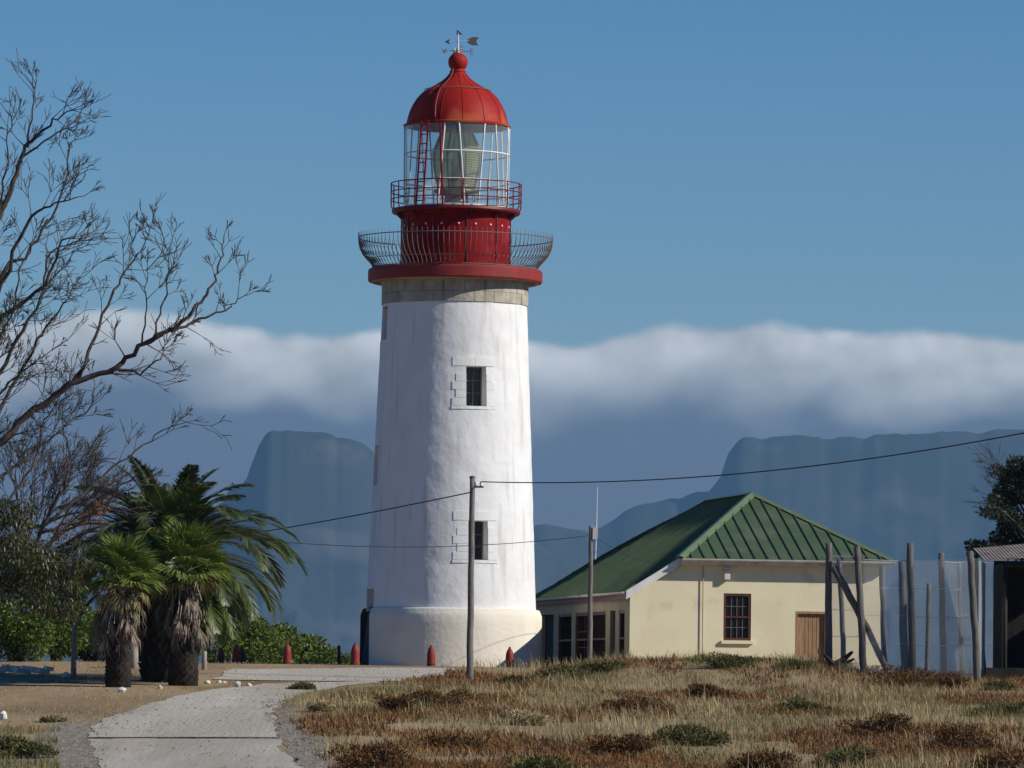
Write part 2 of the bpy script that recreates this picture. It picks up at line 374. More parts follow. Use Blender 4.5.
ii, jj = np.meshgrid(np.arange(nx-1), np.arange(ny-1), indexing='xy'); q = (jj*nx+ii).ravel()
ground = link('ground', np_mesh('ground', gv, np.stack([q, q+1, q+1+nx, q+nx], 1), M['ground'])); ground.data.shade_smooth()
tag(ground, 'dry sandy ground with sparse growth around the lighthouse', None, None, 'structure')
MB().add([(-40000, -2000, -28), (40000, -2000, -28), (40000, 40000, -28), (-40000, 40000, -28)], [(0, 1, 2, 3)]).build('sea', M['water'])
tag(bpy.data.objects['sea'], 'sea lying between the island and the mountains', None, None, 'structure')

def drape(name, left, right, mat, lift, nu=14, sub=12, label='', jitter=0.0):
    """sheet between two pixel outlines, laid on the ground"""
    def resample(pts):
        pts = [G(*p) for p in pts]; out = []
        for a, b in zip(pts[:-1], pts[1:]):
            for k in range(sub): out.append(a.lerp(b, k/sub))
        out.append(pts[-1]); return out
    A, B = resample(left), resample(right); vs = []; fs = []
    for i, (a, b) in enumerate(zip(A, B)):
        for k in range(nu+1):
            p = a.lerp(b, k/nu)
            if k in (0, nu) and jitter:
                w = (float(fbm(p.x, p.y, 0.9, 9+k, 3))-0.5)*jitter; p.x += w
            vs.append((p.x, p.y, gz(p.x, p.y)+lift))
    n = nu+1
    for i in range(len(A)-1):
        for k in range(nu): fs.append((i*n+k, i*n+k+1, (i+1)*n+k+1, (i+1)*n+k))
    o = MB().add(vs, fs).build(name, mat, smooth=True); tag(o, label, None, None, 'structure'); return o
drape('gravel_track', [(88, 738), (96, 726), (133, 710), (173, 697), (206, 691), (238, 687.5), (262, 684)],
      [(278, 738), (275, 726), (274, 712), (284, 702), (306, 693), (345, 686.5), (392, 681)], M['road'], 0.017, label='pale gravel track curving up towards the lighthouse', jitter=0.35)
drape('concrete_slab', [(96, 800), (100, 768), (92, 752), (88, 739.5)], [(310, 800), (298, 768), (284, 752), (278, 739.5)], M['slab'], 0.012, label='worn concrete slab at the foot of the gravel track', jitter=0.35)
drape('yard', [(215, 680), (222, 676), (226, 672), (228, 669.5)], [(400, 682), (440, 676), (452, 672), (452, 668.8)], M['apron'], 0.020, nu=24, label='pale gravel yard in front of the lighthouse', jitter=0.4)
drape('gravel_shoulder', [(298, 790), (296, 768), (284, 752), (278, 738), (276, 722), (278, 712)],
      [(345, 790), (340, 768), (330, 752), (318, 738), (305, 725), (290, 712)], M['gravel'], 0.008, nu=8, label='dark gravel shoulder beside the track', jitter=0.5)
drape('gravel_patch', [(-10, 790), (0, 768), (20, 750), (40, 735), (60, 722)], [(110, 790), (104, 768), (96, 752), (92, 738), (104, 722)], M['gravel'], 0.006, nu=8, label='dark gravel patch on the verge opposite the grass', jitter=0.5)
# raised lip where the track ends on the slab
lip = MB(); pts = [G(88 + k*190/30.0, 739.0) for k in range(31)]
for a, b in zip(pts[:-1], pts[1:]):
    if float(vnoise(a.x*1.3, 2.5, 1.0, 6)) < 0.46: continue
    za, zb = gz(a.x, a.y), gz(b.x, b.y); w = -0.025 + 0.022*float(vnoise(a.x*3, 0.5, 1.0, 4))
    lip.add([(a.x, a.y, za-0.01), (b.x, b.y, zb-0.01), (b.x, b.y, zb+0.042+w), (a.x, a.y, za+0.042+w), (a.x, a.y+.08, za+0.042+w), (b.x, b.y+.08, zb+0.042+w)], [(0, 1, 2, 3), (3, 2, 5, 4)])
tag(lip.build('road_joint', M['rock_dark']), 'broken dark joint across the track', None, None, 'structure')

# ------------------------------------------------------------------ mountains
def mountain(name, sil, D, depth, label, seed, rugged=1.0):
    """sil: skyline in pixels; the crest stands D metres off"""
    px = np.array([p[0] for p in sil], float); py = np.array([p[1] for p in sil], float)
    cols = np.linspace(px[0], px[-1], 420); H = []
    X = (cols-512)/F*D
    Hc = EYE.z + D*np.array([ray(a, b).z/ray(a, b).y for a, b in zip(cols, np.interp(cols, px, py))])
    Hc = Hc + (fbm(X, X*0, 260, seed, 5)-0.5)*34*rugged + (np.abs(fbm(X, X*0+7, 70, seed+9, 4)-0.5)*-20+4)*rugged + (fbm(X, X*0+3, 110, seed+12, 4)-0.5)*24*rugged + (fbm(X, X*0+8, 40, seed+15, 3)-0.5)*14*rugged
    tt = np.linspace(-1, 1, 61); rows = np.sign(tt)*np.abs(tt)**1.7; vs = []
    for t in rows:
        s = abs(t); Yr = D + t*depth
        se = np.clip(s + 0.015*(fbm(X, X*0+5, 190, seed+21, 4)-0.5)*min(1, s*12), 0, 1)   # buttresses push the cliff in and out
        front = np.interp(se, [0, 0.02, 0.10, 0.16, 0.30, 0.6, 1.0], [1, 0.97, 0.66, 0.58, 0.40, 0.17, 0.0])
        base = front if t < 0 else (1-s)
        rid = (np.abs(fbm(X + t*500, X*0 + Yr*0.9, 380, seed+3, 5)-0.5)*2)**0.8
        h = Hc*base - rid*rugged*Hc*0.26*math.sin(PI*min(s*1.15, 1))
        vs.append(np.stack([X*(Yr/D), np.full_like(X, Yr), np.maximum(h, -40) - 30*s], 1))
    v = np.concatenate(vs); n = len(cols); a, b = np.meshgrid(np.arange(n-1), np.arange(60), indexing='xy'); q = (b*n+a).ravel()
    o = link(name, np_mesh(name, v, np.stack([q, q+1, q+1+n, q+n], 1), M['mountain']))
    return tag(o, label, None, None, 'structure')
mountain('mountain', [(-500, 640), (-250, 600), (-60, 560), (100, 535), (190, 520), (226, 500), (233, 482), (240, 487), (247, 480), (253, 462), (259, 446), (266, 434), (272, 430), (285, 431), (300, 433), (318, 434), (335, 437), (352, 442), (368, 447), (385, 462), (420, 500), (470, 520), (540, 545), (600, 580), (700, 640)],
         11000, 1700, 'flat-topped blue peak rising behind the palms', 1)
mountain('mountain', [(420, 660), (480, 600), (520, 540), (535, 528), (550, 524), (565, 528), (590, 533), (610, 524), (625, 512), (640, 505), (665, 502), (690, 498), (710, 497), (722, 482), (730, 458), (738, 446), (752, 441), (790, 438), (860, 437), (930, 436), (1000, 434), (1100, 434), (1300, 446), (1700, 560), (2000, 640)],
         12200, 1900, 'broad blue mountain under the cloud behind the green-roofed house', 4)

# ------------------------------------------------------------------ haze
hz = MB().box((0, 7500, 430 - 22), (30000, 16000, 900)).build('haze', None)
hm = bpy.data.materials.new('haze_air'); hm.use_nodes = True; nt = hm.node_tree; nt.nodes.clear()
pv = nt.nodes.new('ShaderNodeVolumePrincipled'); pv.inputs['Color'].default_value = (0.30, 0.62, 1.0, 1); pv.inputs['Density'].default_value = 3.9e-5; pv.inputs['Anisotropy'].default_value = 0.0
ho = nt.nodes.new('ShaderNodeOutputMaterial'); nt.links.new(pv.outputs[0], ho.inputs['Volume'])
hz.data.materials.append(hm); tag(hz, 'blue haze hanging over the bay', None, None, 'stuff')

# ------------------------------------------------------------------ lighthouse
TD = 162.0
tb = P(450.2, 668, TD); TX = tb.x
def Zt(py): return P(455, py, TD).z
def Rt(px): return px * TD / F
light = empty('lighthouse', (TX, TD, 0.0))
tag(light, 'white round lighthouse with red dome, red lantern drum and two railed galleries', 'lighthouse')
def pol(r, th, z): return (r*math.sin(th), -r*math.cos(th), z)
def lathe_holes(prof, holes, n=150, dz=0.1, lump=0.0, seed=1, depth=0.4):
    """surface of revolution with openings cut out and their reveals built; holes: (th0, th1, z0, z1) in degrees"""
    zs = set(); ths = set(-PI + 2*PI*k/n for k in range(n))
    for (r, z) in prof: zs.add(round(z, 4))
    for a, b in zip(prof[:-1], prof[1:]):
        k = max(1, int(abs(b[1]-a[1])/dz))
        for i in range(k): zs.add(round(a[1]+(b[1]-a[1])*i/k, 4))
    for h in holes:
        ths |= {math.radians(h[0]), math.radians(h[1])}
        for z in h[2:4]:
            if prof[0][1] <= z <= prof[-1][1]: zs.add(round(z, 4))
    zs = sorted(zs); ths = sorted(ths); mb = MB(); pz = [p[1] for p in prof]; pr = [p[0] for p in prof]
    rad = lambda z: float(np.interp(z, pz, pr))
    T = np.array(ths)
    for z in zs:
        r = rad(z)
        rr = r + lump*((fbm(T*r*1.0+50, np.full_like(T, z), 0.42, seed, 3)-0.5)*2)
        if lump:
            rr[-1] = rr[-1]
        for t, q in zip(ths, rr): mb.v.append(pol(q, t, z))
    m = len(ths)
    def inh(t, z): return any(math.radians(h[0]) < t < math.radians(h[1]) and h[2] < z < h[3] for h in holes)
    for j in range(len(zs)-1):
        for i in range(m):
            i2 = (i+1) % m
            tm = (ths[i]+ths[i2])/2 if i2 else PI - 1e-4
            if inh(tm, (zs[j]+zs[j+1])/2): continue
            mb.f.append((j*m+i, j*m+i2, (j+1)*m+i2, (j+1)*m+i))
    rv = MB()
    for h in holes:
        a, b = math.radians(h[0]), math.radians(h[1]); z0, z1 = max(h[2], zs[0]), min(h[3], zs[-1]); k = 6
        e = lump + 0.002
        for t in (a, b):
            P4 = [pol(rad(z0)-e*0, t, z0), pol(rad(z1)-e*0, t, z1), pol(rad(z1)-depth, t, z1), pol(rad(z0)-depth, t, z0)]
            rv.add(P4, [(0, 1, 2, 3)])
        for z in (z0, z1):
            tt = [a+(b-a)*q/k for q in range(k+1)]
            vs = [pol(rad(z), t, z) for t in tt] + [pol(rad(z)-depth, t, z) for t in tt]
            rv.add(vs, [(q, q+1, k+2+q, k+1+q) for q in range(k)])
    return mb, rv, rad
z_pl, z_ch = Zt(616), Zt(608.5)
z_sh = Zt(306); R_b, R_t = Rt(85.0), Rt(72.5)
w1 = (10.0, 25.6, Zt(409.5), Zt(370.5)); w2 = (12.0, 26.2, Zt(561.5), Zt(523))
w3 = (-93, -66, Zt(342), Zt(308.5)); w4 = (-93, -70, Zt(487), Zt(447))
door_h = (-95, -62, -1.0, Zt(590.5))
back_w = [(120, 136, Zt(450), Zt(410)), (150, 166, Zt(580), Zt(540))]
shaft, rv, rad_s = lathe_holes([(R_b, z_ch-0.12), (R_t, z_sh)], [w1, w2, w3, w4, (-93, -65, -1, door_h[3])] + back_w, lump=0.012, depth=0.42)
shaft.add(rv.v, rv.f)
smooth_by_angle(shaft.build('tower_shaft', M['whitewash'], light), 40)
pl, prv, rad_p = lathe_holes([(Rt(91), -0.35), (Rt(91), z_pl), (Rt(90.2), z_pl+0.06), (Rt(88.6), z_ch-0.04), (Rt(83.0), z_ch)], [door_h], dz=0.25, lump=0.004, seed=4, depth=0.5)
prv.build('door_reveal', M['shaded_reveal'], light)
smooth_by_angle(pl.build('plinth', M['cream_plaster'], light), 40)
# entrance: the door set deep in the opening
dc = math.radians(-81.5); Md = Matrix.Rotation(dc, 4, 'Z')
dr = MB(); kk = 8; vs = []
for z in (-0.2, door_h[3]-0.02):
    for q in range(kk+1): vs.append(pol(R_b-0.30, math.radians(door_h[0]+1+(door_h[1]-door_h[0]+4)*q/kk), z))
dr.add(vs, [(q, q+1, kk+2+q, kk+1+q) for q in range(kk)])
door = dr.build('door', M['blue_door'], light)
for k in range(5): MB().box((-0.5+k*0.25, -(R_b-0.40), 1.1), (0.22, 0.03, 2.3), Md).build('door_board', M['blue_door'], door)
MB().tube([Md @ Vector((0.4, -(R_b-0.52), 1.05)), Md @ Vector((0.4, -(R_b-0.52), 1.2))], 0.02).build('handle', M['iron'], door)
MB().box((0, -(R_b-0.1), 0.03), (1.1, 0.9, 0.10), Md).build('threshold', M['red_ledge'], light)
def tower_window(h, cols=2, rows=3):
    th = math.radians((h[0]+h[1])/2); zc = (h[2]+h[3])/2; r = rad_s(zc) - 0.36
    w = 2*r*math.sin(math.radians(h[1]-h[0])/2) + 0.04; hh = h[3]-h[2] + 0.04
    Mr = Matrix.Rotation(th, 4, 'Z') @ Matrix.Translation((0, -r, zc))
    fr = MB(); t = 0.05
    for sx in (-1, 1): fr.box((sx*(w/2-t/2), 0, 0), (t, 0.07, hh), Mr)
    for sz in (-1, 1): fr.box((0, 0, sz*(hh/2-t/2)), (w-2*t, 0.07, t), Mr)
    win = fr.build('window', M['iron'], light)
    for c in range(cols):
        for q in range(rows):
            pw, ph = (w-2*t)/cols, (hh-2*t)/rows
            MB().box((-w/2+t+pw*(c+.5), 0.02, -hh/2+t+ph*(q+.5)), (pw-0.006, 0.012, ph-0.006), Mr).build('pane', M['dark_glass'], win)
    bars = MB()
    for c in range(1, cols): bars.box((-w/2+t+(w-2*t)*c/cols, 0, 0), (0.025, 0.04, hh-2*t), Mr)
    for q in range(1, rows): bars.box((0, 0.002, -hh/2+t+(hh-2*t)*q/rows), (w-2*t, 0.038, 0.022), Mr)
    bars.build('glazing_bar', M['iron'], win)
for h in (w1, w2, w3, w4): tower_window(h)
for h in back_w: tower_window(h)
# raised dressed blocks round the two front windows
def curved_block(t0, t1, z0, z1, off=0.005):
    k = 5; mb = MB(); vs = []
    for z in (z0, z1):
        for o in (0.004-off, 0.010+off):
            for q in range(k+1): vs.append(pol(rad_s(z)+o-0.002, math.radians(t0+(t1-t0)*q/k), z))
    n = k+1; fs = []
    A = lambda zi, oi, q: zi*2*n + oi*n + q
    for q in range(k):
        fs += [(A(0,1,q), A(0,1,q+1), A(1,1,q+1), A(1,1,q)), (A(1,0,q), A(1,1,q), A(1,1,q+1), A(1,0,q+1)), (A(0,0,q), A(0,0,q+1), A(0,1,q+1), A(0,1,q))]
    fs += [(A(0,0,0), A(0,1,0), A(1,1,0), A(1,0,0)), (A(0,0,k), A(1,0,k), A(1,1,k), A(0,1,k))]
    return mb.add(vs, fs)
for h in (w1, w2):
    zb = h[2]; zt = h[3] + 0.28; n = 6; dzb = (zt-zb)/n
    for i in range(n):
        wl_ = 10.5 if i % 2 == 0 else 7.8
        wr_ = 7.0 if i % 2 == 0 else 5.0
        z0, z1 = zb+i*dzb+0.006, zb+(i+1)*dzb-0.006
        if z1 < h[3]+0.02:
            curved_block(h[0]-wl_, h[0]-0.1, z0, z1).build('quoin', M['quoin'], light)
            curved_block(h[1]+0.1, h[1]+wr_, z0, z1).build('quoin', M['quoin'], light)
    curved_block(h[0]-10.5, (h[0]+h[1])/2-1.0, h[3]+0.02, zt).build('lintel', M['quoin'], light)
    curved_block((h[0]+h[1])/2-0.8, h[1]+7, h[3]+0.02, zt).build('lintel', M['quoin'], light)
    curved_block(h[0]-10.8, h[1]+7.5, h[2]-0.09, h[2]-0.004, 0.012).build('sill', M['quoin'], light)
# stone band of dressed blocks, moulding and gallery
zb0, zb1 = z_sh, Zt(285)
MB().lathe([(R_t-0.06, zb0-0.1), (R_t-0.02, zb1+0.3)], 96).build('band_core', M['stone'], light, True)
core = light.children[-1]
for row in range(2):
    for k in range(22):
        a0 = 2*PI*(k+0.5*row)/22; a1 = 2*PI*(k+1+0.5*row)/22 - 0.006
        za = zb0 + row*(zb1-zb0)/2 + 0.004; zc = zb0+(row+1)*(zb1-zb0)/2 - 0.004; mb = MB(); vs = []; kk = 4
        pr = RNG.uniform(-0.006, 0.006)
        for z in (za, zc):
            for q in range(kk+1): vs.append(pol(R_t+0.03+pr, a0+(a1-a0)*q/kk, z))
            for q in range(kk+1): vs.append(pol(R_t-0.06, a0+(a1-a0)*q/kk, z))
        n = kk+1; fs = []
        for q in range(kk):
            fs += [(q, q+1, 2*n+q+1, 2*n+q), (2*n+q, 2*n+q+1, 3*n+q+1, 3*n+q), (q+1, q, n+q, n+q+1)]
        fs += [(0, 2*n, 3*n, n), (n-1, 2*n-1, 4*n-1, 3*n-1)]
        mb.add(vs, fs).build('stone_block', M['stone'], core)
zl0, zl1 = Zt(283.0), Zt(270.5); R_l = Rt(87.5)
smooth_by_angle(MB().lathe([(R_t, zb1-0.01), (R_t+0.06, zb1), (R_t+0.08, zb1+0.07), (R_t+0.20, zb1+0.16), (R_l-0.12, zl0-0.03), (R_l-0.10, zl0+0.004)], 96).build('cornice', M['stone'], light), 30)
smooth_by_angle(MB().lathe([(1.0, zl0), (R_l-0.03, zl0), (R_l, zl0+0.04), (R_l, zl1-0.05), (R_l-0.03, zl1), (R_l-0.10, zl1+0.012), (1.0, zl1+0.02)], 96).build('gallery_ledge', M['red_ledge'], light), 30)
gal = empty('gallery_railing', (0, 0, zl1)); gal.parent = light
bprof = [(Rt(83), 0.0), (Rt(83.2), 0.10), (Rt(85.5), 0.2), (Rt(89.5), 0.32), (Rt(93), 0.44), (Rt(96), 0.62), (Rt(97.3), 0.80), (Rt(97.8), 1.08)]
bm = MB(); bm.tube([(0, -r, z) for r, z in bprof], [0.012]*7+[0.004], 5); bme = bm.mesh('baluster', M['iron'], True)
for k in range(112):
    o = link('baluster', bme, gal); o.rotation_euler = (0, 0, 2*PI*k/112)
MB().ring(Rt(97.6), 0.93, 0.016, 96, 5).build('rail', M['iron'], gal, True)
MB().ring(Rt(88), 0.28, 0.010, 96, 5).build('rail', M['iron'], gal, True)
MB().ring(Rt(83), 0.035, 0.018, 96, 5).build('rail', M['iron'], gal, True)
# lantern drum
R_d = Rt(54.6); zd1 = Zt(213.5)
smooth_by_angle(MB().lathe([(R_d+0.05, zl1+0.02), (R_d+0.05, zl1+0.10), (R_d, zl1+0.13), (R_d, zd1-0.12), (R_d+0.05, zd1-0.05), (R_d+0.10, zd1)], 72).build('lantern_drum', M['red'], light), 30)
drum = light.children[-1]
for k in range(10):
    a = 2*PI*(k+0.35)/10
    MB().box((0, -(R_d+0.012), (zl1+zd1)/2), (0.05, 0.03, zd1-zl1-0.3), Matrix.Rotation(a, 4, 'Z')).build('seam_strip', M['dark_red'], drum)
bolt = MB(); bolt.lathe([(0.03, 0), (0.03, 0.02), (0.0, 0.035)], 8); bolt_me = bolt.mesh('bolt', M['white_paint'])
for k in range(20):
    a = 2*PI*(k+0.2)/20; o = link('bolt', bolt_me, drum); o.location = pol(R_d, a, zd1-0.42); o.rotation_euler = (PI/2, 0, a)
Md2 = Matrix.Rotation(math.radians(150), 4, 'Z')
MB().box((0, -(R_d+0.02), zl1+0.85), (0.6, 0.06, 1.25), Md2).build('hatch', M['dark_red'], drum)
# upper gallery
R_u = Rt(65.5); zu0, zu1 = Zt(214.5), Zt(210)
smooth_by_angle(MB().lathe([(R_d-0.2, zu0), (R_u-0.06, zu0), (R_u-0.02, zu0+0.05), (R_u-0.04, zu1), (R_d-0.2, zu1)], 72).build('gallery_deck', M['dark_red'], light), 30)
for k in range(12):
    Mb = Matrix.Rotation(2*PI*(k+0.5)/12, 4, 'Z')
    MB().prism([Mb @ Vector((-0.02, -R_d+0.01, zu0)), Mb @ Vector((-0.02, -R_u+0.1, zu0)), Mb @ Vector((-0.02, -R_d+0.01, zu0-0.22))], Mb.to_3x3() @ Vector((0.04, 0, 0))).build('bracket', M['dark_red'], drum)
ur = empty('upper_railing', (0, 0, zu1)); ur.parent = light
hr = Zt(184.5)-zu1
st = MB(); st.tube([(0, -(R_u-0.18), -0.04), (0, -(R_u-0.06), -0.03), (0, -(R_u-0.005), 0.06), (0, -R_u, 0.16), (0, -R_u, hr)], 0.020, 6); stm = st.mesh('stanchion', M['red'], True)
for k in range(16):
    o = link('stanchion', stm, ur); o.rotation_euler = (0, 0, 2*PI*(k+0.3)/16)
for z in (hr, hr*0.66, hr*0.36): MB().ring(R_u, z, 0.017, 72, 5).build('rail', M['red'], ur, True)
# lantern: inclined glazing bars, three rows of panes
R_g = Rt(52.6); zg0, zg1 = zu1, Zt(127.0)
lan = empty('lantern_glazing', (0, 0, zg0)); lan.parent = light; HG = zg1-zg0
NB = 16; tilt = math.radians(4.5)
def bar_angle(k, f): return 2*PI*(k+0.28)/NB + (1 if k % 2 else -1)*tilt*(f-0.5)*2*0.8
rows_f = [0.0, 0.325, 0.66, 1.0]
for k in range(NB):
    MB().tube([pol(R_g, bar_angle(k, f), f*HG) for f in np.linspace(0, 1, 7)], 0.026, 6).build('glazing_bar', M['white_paint'], lan, True)
for f in rows_f[1:3]: MB().ring(R_g, f*HG, 0.024, 72, 5).build('glazing_ring', M['white_paint'], lan, True)
smooth_by_angle(MB().lathe([(R_g-0.05, -0.01), (R_g+0.07, -0.01), (R_g+0.07, 0.06), (R_g-0.05, 0.08)], 72).build('glazing_curb', M['white_paint'], lan), 30)
for k in range(NB):
    for f0, f1 in zip(rows_f[:-1], rows_f[1:]):
        mb = MB(); vs = []; q = 4
        for f in (f0, f1):
            a, b = bar_angle(k, f), bar_angle(k+1, f) if k < NB-1 else bar_angle(0, f)+2*PI
            for i in range(q+1): vs.append(pol(R_g-0.004, a+(b-a)*i/q, f*HG))
        mb.add(vs, [(i, i+1, q+2+i, q+1+i) for i in range(q)]).build('pane', M['pane'], lan, True)
# lens inside
lens = empty('lens', (0, 0, zg0)); lens.parent = light
MB().lathe([(0.0, 0.0), (0.62, 0.0), (0.62, 0.12), (0.36, 0.2), (0.34, 0.42), (0.66, 0.5), (0.66, 0.58), (0.0, 0.6)], 32).build('pedestal', M['brass'], lens, True)
prof = []; zt_ = 0.6; nst = 26
for i in range(nst):
    f = i/(nst-1); z = zt_ + f*(HG-0.72)
    r = 0.30 + 0.42*math.sin(PI*min(1, 0.16+0.62*f))**0.8 if f < 0.62 else 0.30+0.42*math.sin(PI*min(1, 0.16+0.62*f))**0.8 - 0.42*(f-0.62)
    prof += [(r-0.03, z), (r+0.03, z+0.02), (r, z+(HG-0.72)/nst*0.8)]
smooth_by_angle(MB().lathe(prof, 40).build('lens_prisms', M['lens'], lens), 25)
for k in range(8):
    a = 2*PI*(k+0.5)/8
    MB().tube([pol(r+0.035, a, z) for r, z in prof[::6]], 0.022, 5).build('lens_rib', M['brass'], lens, True)
MB().lathe([(0.0, 0.6), (0.16, 0.6), (0.17, 1.4), (0.08, 1.7), (0.0, 1.75)], 16).build('lamp', M['dark'], lens, True)
MB().lathe([(0.0, HG-0.10), (0.30, HG-0.10), (0.20, HG+0.05), (0.0, HG+0.05)], 24).build('lens_cap', M['brass'], lens, True)
# dome with finial
zz = lambda y: Zt(y)
dprof = [(Rt(51), zz(127.4)), (Rt(53.8), zz(127.4)), (Rt(54.2), zz(125.8)), (Rt(51.2), zz(124.6)), (Rt(50.2), zz(120)), (Rt(48.2), zz(112.5)), (Rt(45.2), zz(106)), (Rt(40.6), zz(98.7)), (Rt(35.2), zz(93)), (Rt(30), zz(89.6)), (Rt(24), zz(86.3)), (Rt(17.5), zz(82.5)), (Rt(12), zz(78.2)), (Rt(8.6), zz(74)), (Rt(7.2), zz(71)), (Rt(6.6), zz(68))]
dome = smooth_by_angle(MB().lathe(dprof, 72).build('dome', M['red_dome'], light), 50)
for k in range(14):
    a = 2*PI*(k+0.28)/14
    MB().tube([pol(r+0.004, a, z) for r, z in dprof[3:-2]], 0.009, 5).build('seam', M['red_dome'], dome, True)
MB().lathe([(Rt(51), zz(127.4)-0.02), (0.2, zz(110))], 48).build('ceiling', M['dark_red'], dome, True)
zc = zz(62.2); rb = Rt(9.9)
MB().lathe([(max(0.001, rb*math.sin(PI*k/14)), zc - rb*math.cos(PI*k/14)) for k in range(15)], 28).build('ball', M['red_dome'], dome, True)
MB().ring(Rt(7.2), zz(72), 0.04, 24, 6).build('collar', M['red_dome'], dome, True)
a = math.radians(-24)
MB().tube([pol(r+0.05, a - 0.25*i/len(dprof), z) for i, (r, z) in enumerate(dprof[3:])], 0.035, 5).build('conductor', M['dark_red'], dome, True)
MB().ring(Rt(33.5), zz(91)+0.02, 0.012, 48, 5).build('grab_rail', M['iron'], dome, True)
for k in range(8):
    b = 2*PI*(k+.5)/8; MB().tube([pol(Rt(34), b, zz(92)), pol(Rt(33.5), b, zz(91)+0.02)], 0.014, 5).build('rail_stay', M['iron'], dome)
vane = empty('weathervane', (0, 0, zc+rb-0.03)); vane.parent = light
hv = zz(35)-zc-rb
MB().tube([(0, 0, 0), (0, 0, hv*0.6), (0, 0, hv+0.1)], [0.035, 0.025, 0.012], 6).build('mast', M['white_paint'], vane)
for k in range(4):
    MB().tube([(0.12*math.cos(k*PI/2+.4), 0.12*math.sin(k*PI/2+.4), -0.02), (0.10*math.cos(k*PI/2+.4), 0.10*math.sin(k*PI/2+.4), 0.16)], 0.02, 5).build('socket_stud', M['white_paint'], vane)
za = zz(51)-zc-rb+0.03
for k, ang in enumerate((0.25, 0.25+PI/2)):
    MB().tube([(-0.42*math.cos(ang), -0.42*math.sin(ang), za), (0.42*math.cos(ang), 0.42*math.sin(ang), za)], 0.010, 5).build('compass_arm', M['vane'], vane)
LET = {'W': [(-1, 1, -.5, -1), (-.5, -1, 0, .3), (0, .3, .5, -1), (.5, -1, 1, 1)], 'E': [(-.7, -1, -.7, 1), (-.7, 1, .7, 1), (-.7, 0, .5, 0), (-.7, -1, .7, -1)],
       'N': [(-.7, -1, -.7, 1), (-.7, 1, .7, -1), (.7, -1, .7, 1)], 'S': [(.7, 1, -.6, 1), (-.6, 1, -.6, 0), (-.6, 0, .6, 0), (.6, 0, .6, -1), (.6, -1, -.7, -1)]}
for ch, ang in (('W', 0.25+PI), ('E', 0.25), ('N', 0.25+PI/2), ('S', 0.25-PI/2)):
    mb = MB(); c = Vector((0.42*math.cos(ang), 0.42*math.sin(ang), za))
    for x0, y0_, x1, y1_ in LET[ch]: mb.tube([c+Vector((x0*.06, 0, y0_*.08)), c+Vector((x1*.06, 0, y1_*.08))], 0.011, 4)
    mb.build('compass_letter', M['vane'], vane)
zr = zz(41)-zc-rb+0.03
MB().tube([(-0.30, 0.02, zr-0.02), (0.34, -0.02, zr+0.01)], 0.012, 5).build('arrow_shaft', M['white_paint'], vane)
MB().prism([(-0.26, 0.01, zr+0.06), (-0.40, 0.03, zr-0.02), (-0.26, 0.01, zr-0.10)], (0, 0.015, 0)).build('arrow_head', M['vane'], vane)
MB().prism([(0.28, -0.02, zr-0.06), (0.42, -0.03, zr-0.13), (0.60, -0.04, zr-0.12), (0.53, -0.035, zr-0.02), (0.60, -0.04, zr+0.12), (0.42, -0.03, zr+0.12), (0.28, -0.02, zr+0.06)], (0, 0.015, 0)).build('arrow_tail', M['vane'], vane)
MB().prism([(-0.05, 0, hv+0.04), (0.12, 0, hv+0.05), (-0.04, 0, hv+0.19)], (0, 0.02, 0)).build('pennant', M['flag'], vane)
# ladder on the lantern
lad = empty('ladder', (0, 0, 0)); lad.parent = light
t0, t1 = math.radians(-37), math.radians(-29)
ra = lambda t, f: pol(R_g+0.16+0.10*(1-f), t - math.radians(3)*(1-f), zg0+f*(HG+0.05))
for t in (t0, t1): MB().tube([ra(t, f) for f in np.linspace(0, 1, 5)], 0.028, 5).build('stile', M['red'], lad)
for k in range(9): MB().tube([ra(t0, (k+.5)/9), ra(t1, (k+.5)/9)], 0.018, 5).build('rung', M['red'], lad)
t2 = math.radians(-17)
MB().tube([pol(R_g+0.12, t2+math.radians(4), zg0), pol(R_g+0.12, t2, zg1-0.05)], 0.03, 5).build('hand_bar', M['red'], lad)

# ------------------------------------------------------------------ house
HD = 157.5; hc = P(630, 598, HD); HR = math.radians(10.0)
house = empty('house', (hc.x, HD, -0.55), HR)
tag(house, 'cream single-storey house with green metal hip roof next to the lighthouse', 'house')
Hm = Matrix.Translation((hc.x, HD, -0.55)) @ Matrix.Rotation(HR, 4, 'Z'); Hi = Hm.inverted()
def hloc(px, py, v=None, u=None):
    """house-local point seen at a pixel, on the plane local y = v or local x = u"""
    o = Hi @ EYE; d = Hi.to_3x3() @ ray(px, py)
    t = (v - o.y)/d.y if v is not None else (u - o.x)/d.x
    return o + d*t
z_ve = hloc(630, 599, v=-0.05).z                      # veranda eave
pm = hloc(680, 558, v=-0.25); u_m, z_me = pm.x, pm.z  # main eave
u_r = hloc(893, 563, v=-0.25).x
z_ap = 0; u_ap = (u_m+u_r)/2; v_ap = 4.5
z_ap = hloc(752, 494, v=v_ap).z; u_ap = hloc(752, 494, v=v_ap).x
LEN = 15.2; v_rb = LEN - v_ap
slope_l = (z_ap - z_me)/(u_ap - u_m)
u_ve = -0.12; z_vv = z_ap - slope_l*(u_ap-u_ve)         # catslide down to the veranda eave
